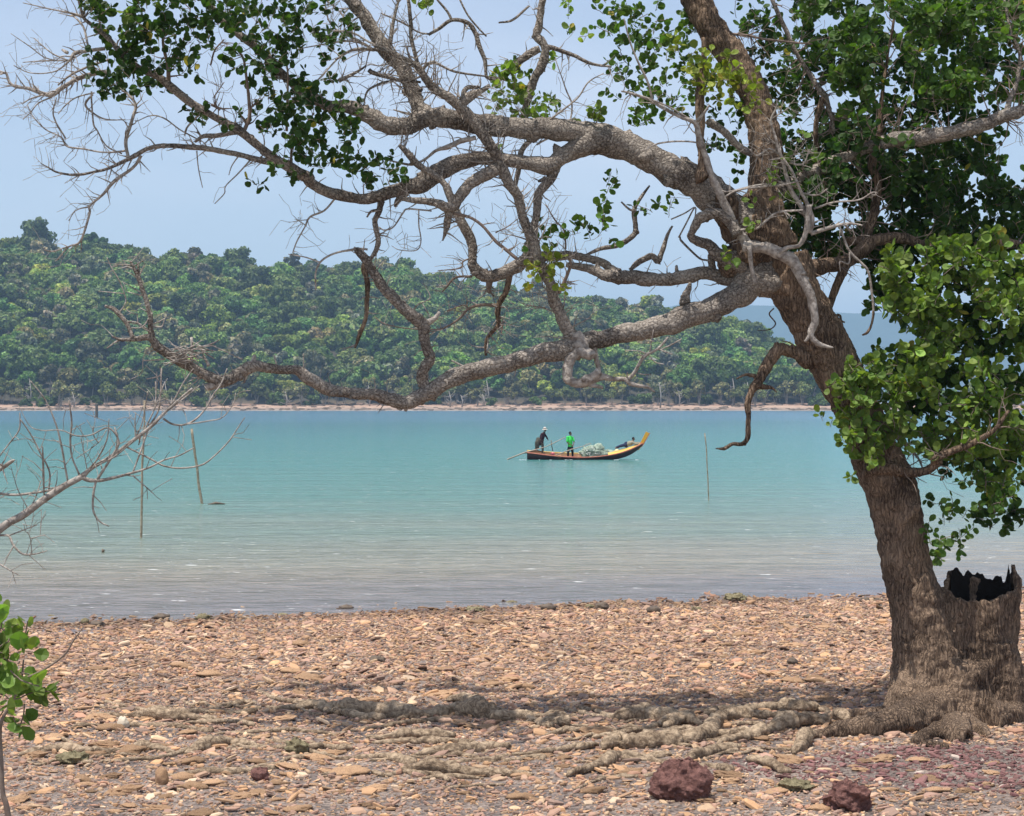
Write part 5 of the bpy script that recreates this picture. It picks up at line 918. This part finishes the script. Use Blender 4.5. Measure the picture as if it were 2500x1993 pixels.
def beamq(mb, p, q, w0, d0, w1, d1):
    t = (q-p).normalized(); u = Vector((0, 1, 0)); v = t.cross(u).normalized(); vs = [c+u*a*w+v*e*d for (c, w, d) in ((p, w0, d0), (q, w1, d1)) for a in (-1, 1) for e in (-1, 1)]
    mb.add(vs, [(0, 1, 3, 2), (4, 6, 7, 5), (0, 2, 6, 4), (1, 5, 7, 3), (0, 4, 5, 1), (2, 3, 7, 6)])
b1.y = b2.y = b0.y; beamq(mb, b0-Vector((.22, 0, .25)), b1, .05, .12, .05, .10); beamq(mb, b1-Vector((.04, 0, .06)), b2, .05, .10, .055, .13); pp = mb.build('prow_post', M_org, boat, smooth=False)
mb = MB(); beamq(mb, b0+Vector((.04, 0, -.10)), b1+Vector((.12, 0, -.03)), .055, .035, .055, .03); beamq(mb, b1+Vector((.11, 0, -.03)), b2+Vector((.145, 0, -.02)), .055, .03, .06, .02); mb.build('stem_edge', M_red, boat, smooth=False)
mb = MB(); tube(mb, [Kp(395, 522), Kp(450, 505), Kp(520, 490), Kp(600, 505)], [.05, .06, .06, .04], 8); mb.build('stern_rest', M_wood, boat)
def prop(name, pts, r, m, label, category):
    mb = MB(); tube(mb, pts, r if isinstance(r, list) else [r]*len(pts), 8); return tag(mb.build(name, m), label, category)
prop('steering_oar', [Kp(185, 600, -.3), Kp(390, 518, -.3), Kp(560, 472, -.35), Kp(650, 447, -.35), Kp(885, 330, -.2)], [.05, .045, .03, .026, .022], M_oar, 'long pale steering oar trailing from the stern into the water', 'oar')
prop('boat_pole', [Kp(770, 548, -.5), Kp(950, 480, -.5), Kp(1100, 438, -.5), Kp(1185, 405, -.5)], [.045, .035, .022, .02], M_oar, 'pale pole lying across the boat in front of the green shirt', 'pole')
prop('mooring_stick', [Kp(733, 498, .1), Kp(720, 430, .1), Kp(713, 368, .1)], [.03, .028, .03], M_dark, 'short dark upright stick between the two standing people', 'stick')
prop('net_stick', [Kp(1228, 470, .2), Kp(1228, 345, .2)], .008, M_dark, 'thin dark rod standing behind the net heap', 'stick')
mb = MB(); c = Kp(732, 530, -.15); tube(mb, [c+Vector((0, 0, -.1)), c+Vector((0, 0, .1))], [.11, .14], 14); tag(mb.build('bucket', mat('pink_plastic', (.65, .16, .20), .4, .4)), 'pink plastic bucket in the stern of the boat', 'bucket')
mb = MB(); blob(mb, Kp(1500, 498, -.2), .16, .14, .13, 16, 10, .05, 2, 3); tag(mb.build('float_buoy', mat('cream_float', (.75, .62, .32), .5, .4)), 'round cream float lying beside the foredeck', 'float')
# net heap with floats
M_net = mat('pale_net', (.42, .50, .40), .9, .1, nscale=14, ncol=(.22, .28, .22), namt=.8, bump=1, bscale=20, bdist=.05)
mb = MB(); blob(mb, Kp(1205, 530, 0), .70, .5, .50, 40, 22, .5, 3, 2); blob(mb, Kp(1160, 500, -.1), .3, .3, .3, 24, 14, .5, 3, 7); blob(mb, Kp(1280, 480, .1), .38, .35, .42, 30, 16, .25, 3, 4); blob(mb, Kp(1400, 530, .1), .55, .4, .26, 30, 14, .25, 3, 6)
for i in range(60):
    a = random.uniform(0, 6.28); q = Kp(1230+random.gauss(0, 90), 500+random.gauss(0, 28), random.uniform(-.4, .3)); pts = [q+Vector((math.cos(a+k*.5)*.12*k, random.uniform(-.05, .05), math.sin(k*1.3+a)*.05)) for k in range(5)]; tube(mb, pts, [.012]*5, 4)
net = mb.build('fishing_net', M_net); tag(net, 'heap of pale green fishing net piled in the middle of the boat', 'net')
mb = MB()
for i in range(46):
    u = random.gauss(1185, 60); hgt = 470+abs(u-1210)*.45; v = random.uniform(hgt-30, 545) if u < 1270 else random.uniform(480, 540); d = random.uniform(-.62, -.42); blob(mb, Kp(u, v, d), random.uniform(.025, .05), .03, .022, 7, 5, .1, 2, i)
mb.build('floats', mat('white_floats', (.8, .8, .76), .6, .3), net)['kind'] = 'stuff'

# people
M_skin = mat('brown_skin', (.16, .085, .055), .6, .3); M_hair = mat('black_hair', (.012, .01, .01), .7, .3)
def fuse(o, vox):
    r = o.modifiers.new('fuse', 'REMESH'); r.mode = 'VOXEL'; r.voxel_size = vox; r.use_smooth_shade = True; s = o.modifiers.new('soften', 'SMOOTH'); s.iterations = 2
def chain(mb, pts, rad, seg=12):
    c = cat([(*p, r) for p, r in zip(pts, rad)], 3); tube(mb, [Vector(q[:3]) for q in c], [q[3] for q in c], seg)
    for p, r in ((pts[0], rad[0]), (pts[-1], rad[-1])): blob(mb, p, r, r, r, 10, 8, 0, 1, 0)
def hand(mb, p, d):
    d = d.normalized(); s = d.cross(Vector((0, 1, 0))); s = s.normalized() if s.length > .1 else Vector((1, 0, 0)); u = s.cross(d)
    chain(mb, [p, p+d*.05, p+d*.09], [.024, .032, .028], 8)
    for k, ln in enumerate((.062, .075, .07, .055)):
        b = p+d*.085+u*(k-1.5)*.019; chain(mb, [b, b+d*ln*.55+s*.008, b+d*ln*.8+s*.03], [.009, .0085, .008], 6)
    b = p+d*.03+u*-.03; chain(mb, [b, b+d*.03-u*.02, b+d*.055-u*.02+s*.015], [.011, .010, .009], 6)
def head(mb, c, fwd):
    blob(mb, c, .078, .095 if abs(fwd.y) > .5 else .078, .118, 18, 14, 0, 1, 0); blob(mb, c+fwd*.03+Vector((0, 0, -.05)), .06, .06, .065, 14, 10, 0, 1, 0)
    blob(mb, c+fwd*.097+Vector((0, 0, -.012)), .014, .014, .024, 8, 6, 0, 1, 0); sd_ = fwd.cross(Vector((0, 0, 1))).normalized()
    for s in (-1, 1): blob(mb, c+sd_*s*.08+Vector((0, 0, -.005)), .018, .018, .032, 8, 6, 0, 1, 0)
    chain(mb, [c+fwd*.082+Vector((0, 0, -.055))-sd_*.02, c+fwd*.085+Vector((0, 0, -.055))+sd_*.02], [.009, .009], 6)
def face(root_, c, fwd):
    mb = MB(); sd_ = fwd.cross(Vector((0, 0, 1))).normalized()
    for s in (-1, 1): blob(mb, c+fwd*.078+sd_*s*.032+Vector((0, 0, .012)), .013, .013, .010, 8, 6, 0, 1, 0)
    mb.build('eyes', M_hair, root_)
def person(label, pel, chest, neck, hd, fwd, legs, arms, shirt, trousers, shirt_bottom, sleeve, foot=True):
    r = empty('person', (pel.x, pel.y, min(l[2].z for l in legs))); tag(r, label, 'person'); mb = MB()
    head(mb, hd, fwd); chain(mb, [hd-Vector((0, 0, .05)), neck], [.055, .055]); chain(mb, [neck, chest, pel], [.06, .145, .13]); chain(mb, [a[0] for a in arms], [.065]*len(arms))
    for (hp, kn, an) in legs:
        chain(mb, [hp, hp.lerp(kn, .5), kn, kn.lerp(an, .35), an], [.088, .078, .056, .058, .038]); f = an+fwd*.14+Vector((0, 0, -.045)); chain(mb, [an+Vector((0, 0, -.03))-fwd*.03, f], [.04, .035])
    for (sh_, el, wr, hdir) in arms:
        chain(mb, [sh_, el, wr], [.052, .04, .028]); hand(mb, wr, hdir)
    b = mb.build('body', M_skin, r); fuse(b, .012); face(r, hd, fwd)
    mb = MB(); chain(mb, [neck-Vector((0, 0, .05)), chest, pel.lerp(chest, .3), shirt_bottom], [.085, .17, .155, .16]); chain(mb, [a[0] for a in arms], [.085]*len(arms))
    for (sh_, el, wr, hdir) in arms: chain(mb, [sh_, sh_.lerp(el, min(1, sleeve)), el if sleeve <= 1 else el, ] if sleeve <= 1 else [sh_, el, el.lerp(wr, .95)], [.075, .068, .0681] if False else ([.078, .066, .050] if sleeve > 1 else [.078, .07, .066])) if sleeve > 1 else chain(mb, [sh_, sh_.lerp(el, sleeve)], [.078, .07])
    s = mb.build('shirt', shirt, r); fuse(s, .014)
    mb = MB(); chain(mb, [pel+Vector((0, 0, .05)), pel-Vector((0, 0, .06))], [.15, .15])
    for (hp, kn, an) in legs: chain(mb, [hp, kn, kn.lerp(an, .85)], [.11, .085, .07])
    t = mb.build('trousers', trousers, r); fuse(t, .014); return r
M_blk = mat('black_cloth', (.018, .014, .02), .9, .1, nscale=9, ncol=(.16, .05, .06), namt=.35); M_camo = mat('dark_camouflage_cloth', (.05, .045, .035), .9, .1, nscale=7, ncol=(.16, .14, .11), namt=.7)
M_green = mat('bright_green_shirt', (.06, .62, .10), .8, .2); M_navy = mat('navy_cloth', (.03, .035, .07), .9, .1); M_blkt = mat('charcoal_shorts', (.022, .02, .025), .9, .1); M_beige = mat('grey_beige_shirt', (.30, .27, .20), .9, .1)
X_ = Vector((1, 0, 0))
fw = Vector((.92, -.35, 0)).normalized()
p1 = person('person in dark clothes and a striped sun hat standing at the stern with the oar', Kp(592, 385), Kp(612, 310), Kp(628, 275), Kp(638, 248), fw,
            [(Kp(605, 395, -.08), Kp(612, 455, -.1), Kp(610, 512, -.1)), (Kp(580, 395, .08), Kp(545, 440, .05), Kp(520, 492, 0))],
            [(Kp(602, 296, -.16), Kp(596, 348, -.25), Kp(610, 395, -.3), Vector((.3, 0, -1))), (Kp(634, 296, .16), Kp(655, 325, .12), Kp(670, 352, .05), Vector((.4, 0, -1)))], M_blk, M_camo, Kp(590, 405), 2)
hc = Kp(638, 236); mb = MB(); vs = []
for (rr_, zz) in ((.005, .15), (.075, .145), (.10, .09), (.105, .02), (.16, .005), (.20, -.03), (.19, -.04), (.10, -.01)): vs.append((rr_, zz))
prof = [(a, b) for a, b in vs]; V = [hc+Vector((a*math.cos(k*.3142), a*math.sin(k*.3142), b)) for a, b in prof for k in range(20)]
mb.add(V, [(i*20+k, i*20+(k+1) % 20, (i+1)*20+(k+1) % 20, (i+1)*20+k) for i in range(7) for k in range(20)]); hat = mb.build('sun_hat', mat('pale_straw_hat', (.62, .55, .48), .9, .1), p1)
mb = MB(); tube(mb, [hc+Vector((0, 0, .035)), hc+Vector((0, 0, .075))], [.110, .107], 20); mb.build('hat_band', M_hair, hat)
mb = MB(); blob(mb, hc+Vector((-.06, .0, -.06)), .07, .09, .06, 12, 8, .1, 2, 1); blob(mb, Kp(636, 262)+fw*.02, .06, .06, .03, 10, 8, .1, 2, 1); mb.build('white_scarf', mat('white_cloth', (.75, .72, .7), .9, .1), p1)
mb = MB(); chain(mb, [Kp(560, 355, .02), Kp(552, 400, .02), Kp(545, 450, .02)], [.13, .19, .14]); chain(mb, [Kp(545, 345), Kp(600, 375, -.08), Kp(618, 372, -.1)], [.06, .1, .07]); jk = mb.build('tied_jacket', M_camo, p1); fuse(jk, .02)
p2 = person('person in a bright green shirt standing in the middle of the boat', Kp(942, 452), Kp(936, 362), Kp(940, 316), Kp(943, 287), fw,
            [(Kp(928, 460, -.06), Kp(918, 508, -.05), Kp(914, 556, -.05)), (Kp(958, 460, .06), Kp(968, 508, .05), Kp(970, 556, .05))],
            [(Kp(908, 335, -.1), Kp(905, 392, -.18), Kp(955, 428, -.22), Vector((1, 0, -.2))), (Kp(968, 338, .1), Kp(988, 385, .05), Kp(975, 430, -.1), Vector((-.1, -.4, -1)))], M_green, M_blkt, Kp(940, 440), .8)
mb = MB(); blob(mb, Kp(941, 281)-fw*.012, .088, .088, .105, 18, 12, .04, 3, 2); mb.build('hair', M_hair, p2)
fd = Vector((1, -.1, .15)).normalized()
p3 = person('person in a grey shirt and navy trousers lying face down on the foredeck', Kp(1612, 420), Kp(1668, 402), Kp(1690, 375), Kp(1698, 352), fd,
            [(Kp(1608, 425, -.09), Kp(1550, 437, -.12), Kp(1495, 455, -.12)), (Kp(1608, 420, .09), Kp(1552, 432, .12), Kp(1488, 456, .1))],
            [(Kp(1686, 395, -.17), Kp(1728, 415, -.22), Kp(1775, 405, -.15), X_), (Kp(1686, 390, .17), Kp(1725, 402, .2), Kp(1772, 398, .12), X_)], M_beige, M_navy, Kp(1625, 418), 1.2)
mb = MB(); blob(mb, Kp(1697, 345)-fd*.015, .088, .088, .10, 18, 12, .04, 3, 5); mb.build('hair', M_hair, p3)
# wash along the hull
mb = MB()
for i in range(14):
    q = Kp(random.choice([random.uniform(1400, 1520), random.uniform(1660, 1740), random.uniform(300, 440), random.uniform(560, 1000)]), 600, 0); blob(mb, (q.x, org.y-.75-random.uniform(0, .5), .01), random.uniform(.04, .13), .06, .012, 7, 4, .3, 3, i)
tag(mb.build('foam', mat('white_foam', (.8, .82, .82), .6, .3)), 'flecks of white foam where the hull meets the water', 'foam', kind='stuff')

# ---------------------------------------------------------------- air
M_h = bpy.data.materials.new('hazy_air'); M_h.use_nodes = True; N = M_h.node_tree.nodes; N.clear(); ou = N.new('ShaderNodeOutputMaterial'); pv = N.new('ShaderNodeVolumePrincipled')
pv.inputs['Color'].default_value = (.46, .71, 1.0, 1); pv.inputs['Density'].default_value = .00021; pv.inputs['Anisotropy'].default_value = 0.0
M_h.node_tree.links.new(pv.outputs[0], ou.inputs['Volume'])
mb = MB(); vs = [(x, y, z) for x in (-4400, 4400) for y in (-200, 8400) for z in (-3.5, 420)]; mb.add(vs, [(0, 1, 3, 2), (4, 6, 7, 5), (0, 4, 5, 1), (2, 3, 7, 6), (0, 2, 6, 4), (1, 5, 7, 3)])
tag(mb.build('haze', M_h, smooth=False), 'thin bluish haze in the air over the water', 'haze', kind='stuff')
